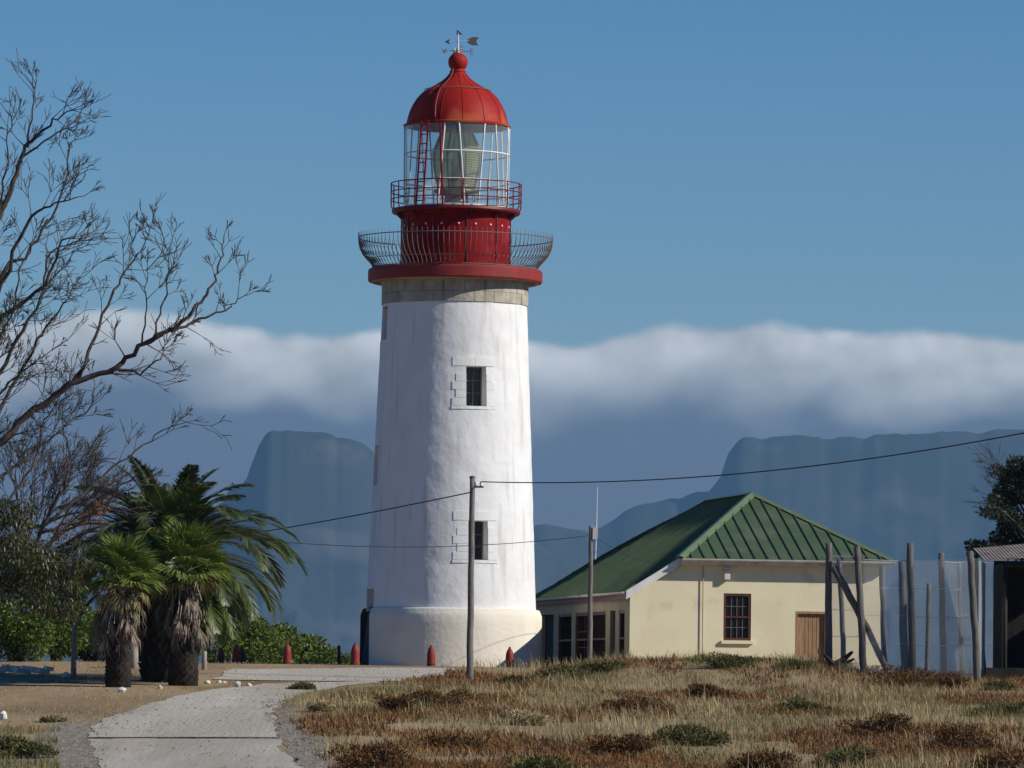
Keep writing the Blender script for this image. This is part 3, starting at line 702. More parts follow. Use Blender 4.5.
def wall_holes(mb, axis, fixed, thick, rng, zr, holes):
    """upright wall in the local plane axis='u' (runs along x at y=fixed) or 'v', thickness inwards, rectangular openings"""
    a = sorted({rng[0], rng[1], *[h[0] for h in holes], *[h[1] for h in holes]}); zs_ = sorted({zr[0], zr[1], *[h[2] for h in holes], *[h[3] for h in holes]})
    pt = (lambda s, z, d: (s, fixed+d, z)) if axis == 'u' else (lambda s, z, d: (fixed+d, s, z))
    for i in range(len(a)-1):
        for j in range(len(zs_)-1):
            sm, zm = (a[i]+a[i+1])/2, (zs_[j]+zs_[j+1])/2
            if any(h[0] < sm < h[1] and h[2] < zm < h[3] for h in holes): continue
            mb.add([pt(a[i], zs_[j], 0), pt(a[i+1], zs_[j], 0), pt(a[i+1], zs_[j+1], 0), pt(a[i], zs_[j+1], 0)], [(0, 1, 2, 3)])
            mb.add([pt(a[i], zs_[j], thick), pt(a[i+1], zs_[j], thick), pt(a[i+1], zs_[j+1], thick), pt(a[i], zs_[j+1], thick)], [(3, 2, 1, 0)])
    for h in holes:
        c = [(h[0], h[2]), (h[1], h[2]), (h[1], h[3]), (h[0], h[3])]
        for k in range(4):
            p, q = c[k], c[(k+1) % 4]
            mb.add([pt(*p, 0), pt(*q, 0), pt(*q, thick), pt(*p, thick)], [(0, 1, 2, 3)])
    return mb
def hole_px(x0, x1, y0, y1, **kw):
    a, b = hloc(x0, (y0+y1)/2, **kw), hloc(x1, (y0+y1)/2, **kw)
    s = (lambda p: p.x) if 'v' in kw else (lambda p: p.y)
    mid = hloc((x0+x1)/2, y0, **kw).z, hloc((x0+x1)/2, y1, **kw).z
    return (min(s(a), s(b)), max(s(a), s(b)), min(mid), max(mid))
fw = hole_px(723.5, 751, 593.5, 640.5, v=0.0)
fd = hole_px(795, 827, 611.5, 668, v=0.0); fd = (fd[0], fd[1], 0.12, fd[3])
u_rw = u_r - 0.2
front = MB()
wall_holes(front, 'u', 0.0, 0.25, (u_m+0.15, u_rw), (-0.3, z_me-0.03), [fw, fd])
# cheek under the catslide
zc0 = z_vv + slope_l*0.12 - 0.06
front.add([(0, 0, -0.3), (u_m+0.15, 0, -0.3), (u_m+0.15, 0, z_me-0.03+slope_l*0.12), (0, 0, zc0)], [(0, 1, 2, 3)])
front.build('front_wall', M['house_wall'], house)
def side_hole(x0, x1, y0, y1):
    h = hole_px(x0, x1, y0, y1, u=0.0); return h
zs0, zs1 = hloc(600, 653, u=0).z, hloc(600, 611.5, u=0).z
sides = []
for x0, x1, kind in ((541.5, 553.5, 'door'), (558, 571.5, 'win'), (575, 605.5, 'pair'), (610, 615.2, 'door'), (619, 624.5, 'win')):
    h = side_hole(x0, x1, 612, 652)
    zb_ = 0.06 if kind == 'door' else 0.62
    sides.append((h[0], h[1], zb_, min(zs1, z_ve-0.28), kind))
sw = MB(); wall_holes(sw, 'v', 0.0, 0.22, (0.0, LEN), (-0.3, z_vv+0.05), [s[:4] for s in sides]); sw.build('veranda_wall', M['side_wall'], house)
bw = MB(); wall_holes(bw, 'v', u_rw, -0.25, (0.25, LEN), (-0.3, z_me-0.03), [(3, 4.1, 1.0, 2.2), (9, 10.1, 1.0, 2.2)])
wall_holes(bw, 'u', LEN, -0.25, (0, u_rw), (-0.3, z_vv), []); bw.build('rear_wall', M['house_wall'], house)
MB().add([(0.3, 0.3, 0.02), (u_rw-.3, 0.3, 0.02), (u_rw-.3, LEN-.3, 0.02), (0.3, LEN-.3, 0.02)], [(0, 1, 2, 3)]).build('floor_slab', M['dark'], house)
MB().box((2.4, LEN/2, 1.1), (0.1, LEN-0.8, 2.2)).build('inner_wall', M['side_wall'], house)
def sash(h, axis, fixed, cols, rows, fmat, bmat, sill=None, t=0.07, depth=0.06):
    w = h[1]-h[0]; hh = h[3]-h[2]; c = (h[0]+h[1])/2; zc_ = (h[2]+h[3])/2
    B = (lambda mb, s, z, d, ls, lz, ld: mb.box((s, fixed+d, z), (ls, ld, lz))) if axis == 'u' else (lambda mb, s, z, d, ls, lz, ld: mb.box((fixed+d, s, z), (ld, ls, lz)))
    fr = MB()
    for k in (-1, 1): B(fr, c+k*(w/2-t/2), zc_, depth, t, hh, 0.09)
    for k in (-1, 1): B(fr, c, zc_+k*(hh/2-t/2), depth, w-2*t, t, 0.088)
    B(fr, c, zc_, depth, w-2*t, t*0.6, 0.086)
    win = fr.build('window', fmat, house)
    bars = MB()
    for k in range(1, cols): B(bars, h[0]+t+(w-2*t)*k/cols, zc_, depth+0.012, 0.022, hh-2*t, 0.03)
    for k in range(1, rows): B(bars, c, h[2]+t+(hh-2*t)*k/rows, depth+0.012, w-2*t, 0.022, 0.027)
    if cols*rows > 1: bars.build('glazing_bar', bmat, win)
    for i in range(cols):
        for j in range(rows):
            pw, ph = (w-2*t)/cols, (hh-2*t)/rows; mb = MB(); B(mb, h[0]+t+pw*(i+.5), h[2]+t+ph*(j+.5), depth+0.03, pw-0.004, ph-0.004, 0.006)
            mb.build('pane', M['dark_glass'] if axis == 'u' else M['veranda_glass'], win)
    if sill:
        mb = MB(); B(mb, c, h[2]-0.05, -0.03, w+0.14, 0.09, 0.10); mb.build('sill', sill, win)
    return win
M['bar_grey'] = material('glazing_bar_grey', (0.13, 0.12, 0.115), None, rough=0.6)
sash(fw, 'u', 0.0, 4, 4, M['oxblood'], M['bar_grey'], M['house_wall'])
for h in sides:
    if h[4] == 'win': sash(h[:4], 'v', 0.0, 1, 2, M['oxblood'], M['oxblood'], M['oxblood'], 0.09)
    elif h[4] == 'pair':
        mid = h[0]+(h[1]-h[0])*0.48
        sash((h[0], mid-0.02, h[2], h[3]), 'v', 0.0, 1, 2, M['oxblood'], M['oxblood'], M['oxblood'], 0.10)
        sash((mid+0.02, h[1], h[2], h[3]), 'v', 0.0, 2, 3, M['oxblood'], M['oxblood'], M['oxblood'], 0.10)
    else:
        d_ = MB().box((0.14, (h[0]+h[1])/2, (h[2]+h[3])/2), (0.05, h[1]-h[0]-0.02, h[3]-h[2]-0.01)).build('door', M['dark'], house)
# plank door in the front wall
fdz = (fd[2]+fd[3])/2
fdr = MB(); t = 0.07
for k in (0, 1): fdr.box((fd[k]+(t/2 if k == 0 else -t/2), 0.06, fdz), (t, 0.12, fd[3]-fd[2]))
fdr.box(((fd[0]+fd[1])/2, 0.06, fd[3]-t/2), (fd[1]-fd[0]-2*t, 0.118, t))
fdoor = fdr.build('door', M['plank'], house)
nb = 7; pw = (fd[1]-fd[0]-2*t)/nb
for k in range(nb): MB().box((fd[0]+t+pw*(k+.5), 0.09+RNG.uniform(-.004, .004), fdz-0.04), (pw-0.012, 0.03, fd[3]-fd[2]-t-0.02)).build('door_board', M['plank'], fdoor)
MB().tube([(fd[1]-0.2, 0.06, fdz-0.1), (fd[1]-0.2, 0.06, fdz+0.02)], 0.015).build('handle', M['iron'], fdoor)
# roof of ribbed sheets
roof = empty('roof', (0, 0, 0)); roof.parent = house
A0 = Vector((u_m-0.02, -0.30, z_me)); A1 = Vector((u_r+0.02, -0.30, z_me)); AP = Vector((u_ap, v_ap, z_ap)); BP = Vector((u_ap, v_rb, z_ap))
B0 = Vector((u_ve, -0.12, z_vv)); B1 = Vector((u_ve, LEN+0.3, z_vv)); C1 = Vector((u_r+0.02, LEN+0.3, z_me))
def sheet_face(name, eave0, eave1, top_at, n, skip=None, lift=0.0):
    """panels running up from an eave; top_at(s) gives the upper end of the line that starts at parameter s"""
    e = (eave1-eave0)
    for k in range(n):
        s0, s1 = k/n, (k+1)/n
        p0, p1 = eave0+e*s0, eave0+e*s1; q0, q1 = top_at(s0), top_at(s1)
        nrm = (p1-p0).cross((q0+q1)/2-p0).normalized()
        if nrm.z < 0: nrm = -nrm
        mb = MB(); th = nrm*0.012
        sm = max(0.0005, 0)
        for fr, bk in ((0, 0),):
            mb.add([p0, p1, q1, q0, p0-th, p1-th, q1-th, q0-th], [(0, 1, 2, 3), (7, 6, 5, 4), (0, 4, 5, 1), (1, 5, 6, 2), (2, 6, 7, 3), (3, 7, 4, 0)])
        side = e.normalized()*0.026; up = nrm*0.042
        if k > 0 and (q0-p0).length > 0.25:
            mb.add([p0-side, p0+side, p0+side*0.6+up, p0-side*0.6+up, q0-side, q0+side, q0+side*0.6+up, q0-side*0.6+up],
                   [(0, 1, 2, 3), (0, 4, 5, 1), (1, 5, 6, 2), (2, 6, 7, 3), (3, 7, 4, 0), (4, 7, 6, 5)])
        mb.build(name, M['roof'], roof)
def lerp(a, b, t): return a + (b-a)*t
fx = (AP.x-A0.x)/(A1.x-A0.x)
# front hip: lines rise along local y until they meet a hip
def top_front(s):
    f = s/fx if s < fx else (1-s)/(1-fx); p = lerp(A0, A1, s); return Vector((p.x, lerp(A0.y, AP.y, f), lerp(z_me, z_ap, f)))
sheet_face('roof_panel', A0, A1, top_front, 17)
# long left slope: lines rise along local x; first stretch runs into the front hip, last into the rear hip
def top_left(s):
    y = lerp(B0.y, B1.y, s)
    if y < v_ap:
        f = max(0.0, (y-A0.y)/(v_ap-A0.y)); x = lerp(A0.x, u_ap, f)
    elif y > v_rb:
        f = (LEN+0.3-y)/(LEN+0.3-v_rb); x = lerp(u_ve, u_ap, f)
    else: x = u_ap
    return Vector((x, y, z_vv + slope_l*(x-u_ve)))
sheet_face('roof_panel', B0, B1, top_left, 38)
def top_right(s):
    y = lerp(A1.y, C1.y, s); f = min(1, max(0, (y-A1.y)/(v_ap-A1.y)), max(0, (C1.y-y)/(C1.y-v_rb)))
    return Vector((lerp(A1.x, u_ap, f), y, lerp(z_me, z_ap, f)))
sheet_face('roof_panel', A1, C1, top_right, 36)
fx2 = (u_ap-u_ve)/(C1.x-u_ve)
def top_back(s):
    f = s/fx2 if s < fx2 else (1-s)/(1-fx2); p = lerp(B1, C1, s); return Vector((p.x, lerp(p.y, v_rb, f), lerp(p.z, z_ap, f)))
sheet_face('roof_panel', B1, C1, top_back, 20)
def capping(a, b, w, name='hip_capping', up=0.05):
    dvec = (b-a); sd = dvec.cross(Vector((0, 0, 1))).normalized()*w; u_ = Vector((0, 0, up))
    dn = Vector((0, 0, 0.012-w*0.42))
    MB().add([a-sd+dn+u_, a+u_*1.35, a+sd+dn+u_, b-sd+dn+u_, b+u_*1.35, b+sd+dn+u_], [(0, 1, 4, 3), (1, 2, 5, 4), (0, 3, 4, 1), (1, 4, 5, 2)][:2]).build(name, M['roof_cap'], roof)
capping(A0, AP, 0.17); capping(A1, AP, 0.13); capping(AP, BP, 0.16, 'ridge_capping'); capping(B1, BP, 0.15); capping(C1, BP, 0.15)
# gutters, barge board, fascia
g = lambda y, z, s=0.07: None
def gutter(a, b, name, mat, r=0.075):
    d_ = (b-a).normalized(); out = Vector((0, 0, 1)).cross(d_).normalized()
    vs = []
    for p in (a, b):
        for k in range(7):
            w = PI*k/6; vs.append(p + out*(r*math.cos(w)) + Vector((0, 0, -r*math.sin(w))))
    mb = MB().add(vs, [(k, k+1, k+8, k+7) for k in range(6)] + [tuple(range(7)), tuple(range(7, 14))])
    return mb.build(name, mat, house)
gutter(Vector((u_m+0.05, -0.36, z_me-0.01)), Vector((u_r+0.05, -0.36, z_me-0.01)), 'gutter', M['gutter'])
gutter(Vector((u_ve-0.06, -0.12, z_vv-0.0)), Vector((u_ve-0.06, LEN+.3, z_vv-0.0)), 'gutter', M['gutter'])
MB().box(((u_m+u_r)/2, -0.265, z_me-0.10), (u_r-u_m-0.1, 0.03, 0.16)).build('fascia', M['gutter'], house)
MB().box((u_ve+0.03, LEN/2, z_vv-0.13), (0.03, LEN, 0.16)).build('fascia', M['oxblood'], house)
MB().add([(u_m+0.15, -0.28, z_me-0.18), (u_r, -0.28, z_me-0.18), (u_r, 0.0, z_me-0.16), (u_m+0.15, 0.0, z_me-0.16)], [(0, 1, 2, 3)]).build('soffit', M['gutter'], house)
bb = [Vector((u_ve-0.02, -0.16, z_vv-0.22)), Vector((u_m+0.10, -0.16, z_me-0.16)), Vector((u_m+0.10, -0.16, z_me+0.06)), Vector((u_ve-0.02, -0.16, z_vv+0.03))]
MB().prism(bb, (0, 0.03, 0)).build('barge_board', M['white_paint'], house)
pp = hloc(703, 600, v=-0.06)
MB().tube([(pp.x, -0.05, 0.3), (pp.x, -0.05, z_me-0.2)], 0.016, 6).build('crack_line', M['side_wall'], house)  # thin tube standing for the upright crack line in the wall
lp = hloc(727, 575, v=-0.08); lamp = MB().box((lp.x, -0.08, lp.z), (0.16, 0.16, 0.26)).build('wall_lamp', M['gutter'], house)
MB().box((lp.x, -0.09, lp.z+0.17), (0.24, 0.2, 0.03)).build('lamp_hood', M['gutter'], lamp)

# ------------------------------------------------------------------ poles and cables
def pole(px, base_py, top_py, Y, r, name, label, lean=0.0):
    t = P(px, top_py, Y); x0 = t.x - lean; z0 = gz(x0, Y) - 0.3
    o = empty(name, (x0, Y, z0+0.3)); tag(o, label, 'utility pole')
    h = t.z - z0 - 0.3; n = 14; path = []; rad = []
    for k in range(n+1):
        f = k/n; path.append((lean*f + (float(vnoise(k*0.7, px, 1.0, 2))-0.5)*0.03, 0, -0.3+f*(h+0.3))); rad.append(r*(1.12-0.3*f))
    MB().tube(path, rad, 12).build('pole_shaft', M['pole'], o, True)
    return o, h
g1 = G(473, 681)
p1, h1 = pole(472.3, 681, 476.5, g1.y, 0.086, 'utility_pole', 'tall thin timber utility pole standing in front of the lighthouse')
bk = MB(); bk.box((0.16, -0.02, h1-0.28), (0.30, 0.05, 0.05)); bk.build('bracket', M['iron'], p1)
for dx in (0.24, 0.10):
    MB().lathe([(0.0, 0), (0.035, 0), (0.05, 0.03), (0.03, 0.06), (0.045, 0.09), (0.02, 0.13), (0.0, 0.14)], 10, Matrix.Translation((dx, -0.02, h1-0.26))).build('insulator', M['white_paint'], p1, True)
MB().lathe([(0.0, 0.03), (0.085, 0.0), (0.085, -0.04)], 12, Matrix.Translation((0, 0, h1))).build('cap', M['iron'], p1)
Y2 = HD - 2.0
p2, h2 = pole(591, 665, 525.5, Y2, 0.068, 'utility_pole', 'short timber utility pole with antenna box by the veranda')
MB().box((0.12, 0, h2-0.22), (0.14, 0.14, 0.34)).build('junction_box', M['gutter'], p2)
pa = P(597, 487, Y2); ax = pa.x - p2.location.x
MB().tube([(ax-0.02, 0, h2-0.95), (ax, 0, h2+0.1), (ax+0.01, 0, pa.z-p2.location.z)], [0.02, 0.018, 0.010], 6).build('antenna', M['antenna'], p2)
for z in (h2-0.15, h2-0.75): MB().box((ax/2, 0, z), (abs(ax)+0.05, 0.03, 0.03)).build('antenna_clamp', M['iron'], p2)
def cable(a, b, sag, r, label, name='overhead_cable'):
    pts = []
    for k in range(31):
        f = k/30; p = Vector(a).lerp(Vector(b), f); p.z -= sag*4*f*(1-f); pts.append(p)
    tag(MB().tube(pts, r, 5).build(name, M['cable'], None, True), label, 'cable')
top1 = Vector((p1.location.x+0.24, g1.y-0.02, p1.location.z+h1-0.14))
top1l = Vector((p1.location.x, g1.y-0.1, p1.location.z+h1-0.42))
end_r = P(1130, 411, 120.0)
pe, he = pole(1134, 690, 405, 120.0, 0.11, 'utility_pole', 'timber utility pole carrying the far end of the long cable')
cable(top1, end_r, 0.50, 0.016, 'long cable rising from the tall pole over the green roof')
cable(top1l, P(120, 552, g1.y+24), 0.12, 0.017, 'cable running from the tall pole down behind the palms')
low1 = Vector((p2.location.x, Y2-0.1, p2.location.z+h2-0.28))
cable(low1, P(180, 530, Y2-2), 0.40, 0.010, 'thin cable crossing the white tower to the short pole')
cable(Vector((p2.location.x+0.12, Y2, p2.location.z+h2-0.3)), Hm @ Vector((1.1, 2.6, z_vv+slope_l*1.22+0.12)), 0.12, 0.006, 'short service cable from the short pole to the green roof')

# ------------------------------------------------------------------ timber post enclosure
fence = empty('post_and_wire_fence', (G(908, 669).x, G(908, 669).y, gz(G(908, 669).x, G(908, 669).y)))
tag(fence, 'tall fence of weathered timber posts with wire mesh beside the house', 'fence')
FO = fence.location.copy()
FY, BY = 149.5, 155.5
posts = [(828.6, 669, 828.6, 543, 7.2, FY, 'post'), (845, 658, 839, 559, 5.2, BY, 'post'), (864.5, 671, 857.5, 546, 7.2, FY-0.3, 'post'), (885.6, 664, 882, 566, 6.2, BY, 'post'),
         (905.5, 667, 901.7, 562, 7.6, FY+1.6, 'post'), (913, 670, 910, 543, 7.2, FY, 'post'), (927, 673, 928.5, 583.5, 4.5, FY-0.4, 'pale_post'), (944, 660, 941, 553, 6.2, BY-2, 'post'),
         (962, 660, 958.6, 562, 4.2, BY-1, 'post'), (978.5, 684, 970, 551, 7.2, FY-1.5, 'post'), (985, 668, 976, 560, 4.4, BY-3, 'post'), (1002, 668, 1000, 569, 4.0, BY-1, 'post')]
tops = []
for xb, yb, xt, yt, w, Y, mt in posts:
    a, b = P(xb, yb, Y), P(xt, yt, Y); a.z = gz(a.x, a.y) - 0.3
    a.x = b.x + (a.x-b.x); n = 9; r = w/2*Y/F
    path = [a.lerp(b, k/n) + Vector(((RNG.random()-.5)*0.03, (RNG.random()-.5)*0.03, 0)) - FO for k in range(n+1)]
    MB().tube(path, [r*(1.08-0.16*k/n + RNG.uniform(-.04, .04)) for k in range(n+1)], 9).build('post', M[mt], fence, True)
    tops.append((a, b))
def brace(p0, p1_, w, Y0, Y1):
    a, b = P(*p0, Y0), P(*p1_, Y1); r = w/2*Y0/F
    MB().tube([a.lerp(b, k/6)+Vector(((RNG.random()-.5)*.03, 0, (RNG.random()-.5)*.03)) - FO for k in range(7)], r, 8).build('brace', M['post'], fence, True)
brace((833, 566), (867, 628), 7.0, FY-0.15, FY-0.25); brace((866, 625), (886, 668), 6.5, FY-0.2, FY+0.6)
def mesh_panel(A, B, zt0, zt1, pitch=0.075, r=0.0045):
    """chain-link wire between two ground points, zt = top heights"""
    mb = MB(); L_ = (B-A).length; n = int(L_/pitch); H_ = max(zt0, zt1)
    def pt(s, z):
        p = A.lerp(B, s/L_); return Vector((p.x, p.y, z)) - FO
    zA = gz(A.x, A.y)+0.04
    for sgn in (1, -1):
        k = -int((H_-zA)/pitch)-1
        for q in range(k, n+abs(k)+1):
            s0 = q*pitch; s1 = s0 + sgn*(H_-zA); z0, z1 = zA, H_
            lo, hi = 0.0, 1.0
            if s1 != s0:
                for lim in (0.0, L_):
                    pass
            f0, f1 = 0.0, 1.0
            ds = s1-s0
            fa, fb = (0-s0)/ds, (L_-s0)/ds
            f0, f1 = max(0, min(fa, fb)), min(1, max(fa, fb))
            if f1-f0 < 0.02: continue
            mb.tube([pt(s0+ds*f0, z0+(z1-z0)*f0), pt(s0+ds*f1, z0+(z1-z0)*f1)], r, 3, None, False)
    for z in np.linspace(zA+0.1, H_, 5): mb.tube([pt(0, z), pt(L_/2, z-0.02), pt(L_, z)], 0.008, 4)
    return mb
front_tops = P(850, 557, FY).z
for i0, i1, zt in ((0, 2, P(845, 556, FY).z), (2, 5, P(890, 560, FY).z), (5, 9, P(940, 560, FY).z), (9, 10, P(972, 561, FY).z)):
    A, B = Vector(tops[i0][0]), Vector(tops[i1][0]); A.y += 0.1; B.y += 0.1
    o = mesh_panel(A, B, zt, zt).build('wire_mesh', M['galv'], fence); o['kind'] = 'stuff'
for i0, i1, zt in ((7, 8, P(950, 563, BY).z), (8, 11, P(980, 563, BY).z)):
    A, B = Vector(tops[i0][0]), Vector(tops[i1][0])
    o = mesh_panel(A, B, zt, zt, 0.075).build('wire_mesh', M['galv'], fence); o['kind'] = 'stuff'
# driftwood leaning at the foot of the fence
dw = empty('driftwood_stump', (P(837, 668, FY-0.6).x, FY-0.6, gz(P(837, 668, FY-0.6).x, FY-0.6))); tag(dw, 'dark forked driftwood stump lying against the first fence post', 'driftwood')
MB().tube([(-0.30, 0, -0.1), (-0.12, 0.02, 0.12), (0.05, 0, 0.22), (0.22, 0.03, 0.34), (0.42, 0, 0.52)], [0.12, 0.10, 0.09, 0.07, 0.04], 8).build('trunk', M['palm_trunk'], dw, True)
MB().tube([(-0.05, 0, 0.14), (-0.22, -0.05, 0.30), (-0.36, 0, 0.42)], [0.08, 0.06, 0.03], 7).build('branch', M['palm_trunk'], dw, True)
MB().tube([(0.12, 0, 0.26), (0.30, -0.04, 0.24), (0.46, 0, 0.32)], [0.07, 0.05, 0.03], 7).build('branch', M['palm_trunk'], dw, True)

# ------------------------------------------------------------------ shed at the edge
SY = 150.0; s0 = P(985, 672, SY); sx = P(1003, 600, SY).x; sx1 = sx + 3.6
shed = empty('open_shed', (sx, SY, gz(sx, SY))); tag(shed, 'dark open-fronted shed with pale corrugated iron roof', 'shed')
so = shed.location; zr0 = P(1003, 562, SY).z - so.z; zr1 = zr0 + 0.5
for x in (0.06, 3.5):
    for y in (0.1, 2.8): MB().tube([(x, y, -0.3), (x, y, zr0)], 0.07, 8).build('post', M['shed_board'], shed, True)
for k in range(14): MB().box((0.26*k+0.13, 2.9+0.004*(k % 2), zr0/2+0.05), (0.266, 0.03, zr0+0.1)).build('wall_board', M['shed_board'], shed)
for k in range(11): MB().box((0.004*(k % 2), 0.13+0.26*k, zr0/2), (0.03, 0.266, zr0-0.06)).build('wall_board', M['shed_board'], shed)
for k in range(11): MB().box((3.58+0.004*(k % 2), 0.13+0.26*k, zr0/2), (0.03, 0.266, zr0-0.06)).build('wall_board', M['shed_board'], shed)
MB().box((1.8, 0.1, zr0-0.08), (3.6, 0.1, 0.14)).build('beam', M['shed_board'], shed)
n = 220; vs = []; fs = []
for i in range(n+1):
    x = -0.55 + 4.6*i/n; h = 0.012*math.cos(2*PI*x/0.09)
    zsl = 0.03 + 0.10*(x+0.55)
    for y, zb_ in ((-0.5, 0.0), (3.2, 0.42)): vs += [(x, y, zr0+zb_+h+zsl), (x, y, zr0+zb_+h+zsl-0.03)]
for i in range(n):
    b = 4*i; fs += [(b, b+4, b+6, b+2), (b+1, b+3, b+7, b+5), (b, b+1, b+5, b+4), (b+2, b+6, b+7, b+3)]
MB().add(vs, fs).build('roof_sheet', M['corrugated'], shed, False)
MB().box((0.35, -0.25, 0.16), (1.7, 0.7, 0.26)).build('step', M['shed_board'], shed)

# ------------------------------------------------------------------ bollards, stakes, stones
bprof2 = [(0.0, -0.1), (0.115, -0.1), (0.12, 0.0), (0.12, 0.30), (0.115, 0.38), (0.095, 0.46), (0.062, 0.53), (0.04, 0.555), (0.035, 0.60), (0.0, 0.615)]
bbody = MB().lathe(bprof2, 16).mesh('bollard_body', M['bollard'], True)
bband = MB().lathe([(0.125, 0.03), (0.131, 0.04), (0.131, 0.075), (0.125, 0.085)], 16).mesh('driving_band', M['rust'], True)
for px, Y, s, lab in ((221, 164.5, 0.86, 'dark red shell-shaped bollard behind the taller fan palm'), (236, 162, 0.98, 'bright red shell-shaped bollard beside the darker pair behind the palms'), (241.5, 165, 0.9, 'dark red shell-shaped bollard half hidden by a brighter one'),
                   (287, 160, 1.0, 'red shell-shaped bollard in front of the green bush'), (355, 158.2, 1.06, 'red shell-shaped bollard beside the lighthouse door'),
                   (431, 157.6, 1.0, 'red shell-shaped bollard before the middle of the cream plinth'), (509.5, 158.6, 0.98, 'red shell-shaped bollard at the plinth edge in grass by the veranda')):
    q = P(px, 668, Y); o = empty('bollard', (q.x, Y, gz(q.x, Y)), RNG.random()*6); o.scale = (s, s, s)
    tag(o, lab, 'bollard', 'red bollards ringing the lighthouse'); link('bollard_body', bbody, o); link('driving_band', bband, o)
q = P(674, 660, 156.3); o = empty('clay_pot', (q.x, 156.3, gz(q.x, 156.3)), 0); tag(o, 'small terracotta pot at the foot of the cream house wall', 'pot')
MB().lathe([(0.0, -0.05), (0.09, -0.05), (0.14, 0.18), (0.16, 0.22), (0.13, 0.22), (0.11, 0.05), (0.0, 0.05)], 14).build('pot_body', M['bollard'], o, True)
MB().lathe([(0.0, 0.18), (0.13, 0.2), (0.05, 0.28), (0.0, 0.4)], 10).build('lid', M['bollard'], o, True)
def stake(px, top, Y, w, mat, label, lean=0.0):
    b = P(px, top, Y); z = gz(b.x, Y); r = w/2*Y/F; h = b.z - z
    o = MB().tube([(-lean, 0, -0.2), (-lean*.5, 0.01, h*0.5), (0, 0, h*0.97), (0, 0, h)], [r*1.1, r, r*0.92, r*0.6], 8).build('iron_stake' if mat is M['rust'] else 'wooden_stake', mat, None, True); o.location = (b.x, Y, z)
    tag(o, label, 'stake')
stake(204.5, 651, 152, 5, M['pale_post'], 'short pale stake standing just right of the palms')
stake(339, 645.5, 163, 3.4, M['rust'], 'thin rusty iron stake between bollards near the lighthouse door')
stake(74.5, 619, 146, 5.4, M['pale_post'], 'grey fence post standing in front of the green bushes', 0.0)
stake(134, 640, 152, 9, M['pale_post'], 'stout pale post between the two dark palm trunks')
def stone(px, py, w, h, mat, label, seed):
    g_ = G(px, py+1); rw = w/2*g_.y/F; rh = h*g_.y/F; rs = random.Random(seed); vs = []; fs = []; nu, nv = 9, 6
    for j in range(nv+1):
        t = PI*j/nv
        for i in range(nu):
            a = 2*PI*i/nu; k = 1+0.35*(rs.random()-.5)
            vs.append((rw*math.sin(t)*math.cos(a)*k, rw*0.8*math.sin(t)*math.sin(a)*k, rh*0.5*(1-math.cos(t)*k) - 0.03))
    for j in range(nv):
        for i in range(nu): fs.append((j*nu+i, (j+1)*nu+i, (j+1)*nu+(i+1) % nu, j*nu+(i+1) % nu))
    o = MB().add(vs, fs).build('stone', mat); o.location = g_; tag(o, label, 'stone', 'loose stones along the track' if mat is M['rock_white'] else None); smooth_by_angle(o, 40)
W_ = M['rock_white']
for i, (px, py, w, h, lab) in enumerate(((207, 683, 6, 5, 'small white stone at the foot of the pale stake'), (219, 682, 5, 4, 'grey-white stone paired with another on the verge'), (224, 682, 5, 3, 'flat white stone paired with another on the verge'),
      (238, 686, 6, 7, 'upright white marker stone at the verge edge by the track'), (249, 686, 6, 5, 'rounded white marker stone last in the row along the track'), (122, 691, 9, 6, 'white stone against the trunk of the smaller fan palm'),
      (160, 688, 6, 5, 'white stone in front of the larger fan palm trunk'), (66, 677, 9, 7, 'tilted white stone beside the grey fence post'), (43, 675, 5, 4, 'little white stone between the slab and the tilted stone'),
      (91, 677, 6, 3, 'flat white stone right of the grey fence post'), (3, 719, 9, 10, 'pale boulder at the edge of the dry verge'), (142, 679, 6, 4, 'white stone between the palm trunks'), (325, 752, 26, 2.5, 'flat pale stone on the dark gravel shoulder'))):
    stone(px, py, w, h, W_, lab, 40+i)
stone(308, 739, 16, 4, M['rock_dark'], 'flat dark rock on the gravel shoulder of the track', 77)
stone(304, 684, 5, 4, M['rock_dark'], 'small dark stone on the bare strip before the yard', 78)
# broken white slab lying at the left
sg = G(20, 676); sl = empty('concrete_rubble', sg); tag(sl, 'low heap of broken white concrete slabs on the dry verge', 'rubble')
for k in range(9):
    x = -1.0+0.22*k+RNG.uniform(-.06, .06); s_ = RNG.uniform(0.25, 0.5)
    MB().box((0, 0, 0), (s_, s_*0.8, RNG.uniform(0.10, 0.2)), Matrix.Translation((x, RNG.uniform(-.3, .3), 0.10+RNG.uniform(0, 0.16))) @ Matrix.Rotation(RNG.uniform(-.4, .4), 4, 'Y') @ Matrix.Rotation(RNG.random()*3, 4, 'Z')).build('slab_piece', M['rock_white'], sl)

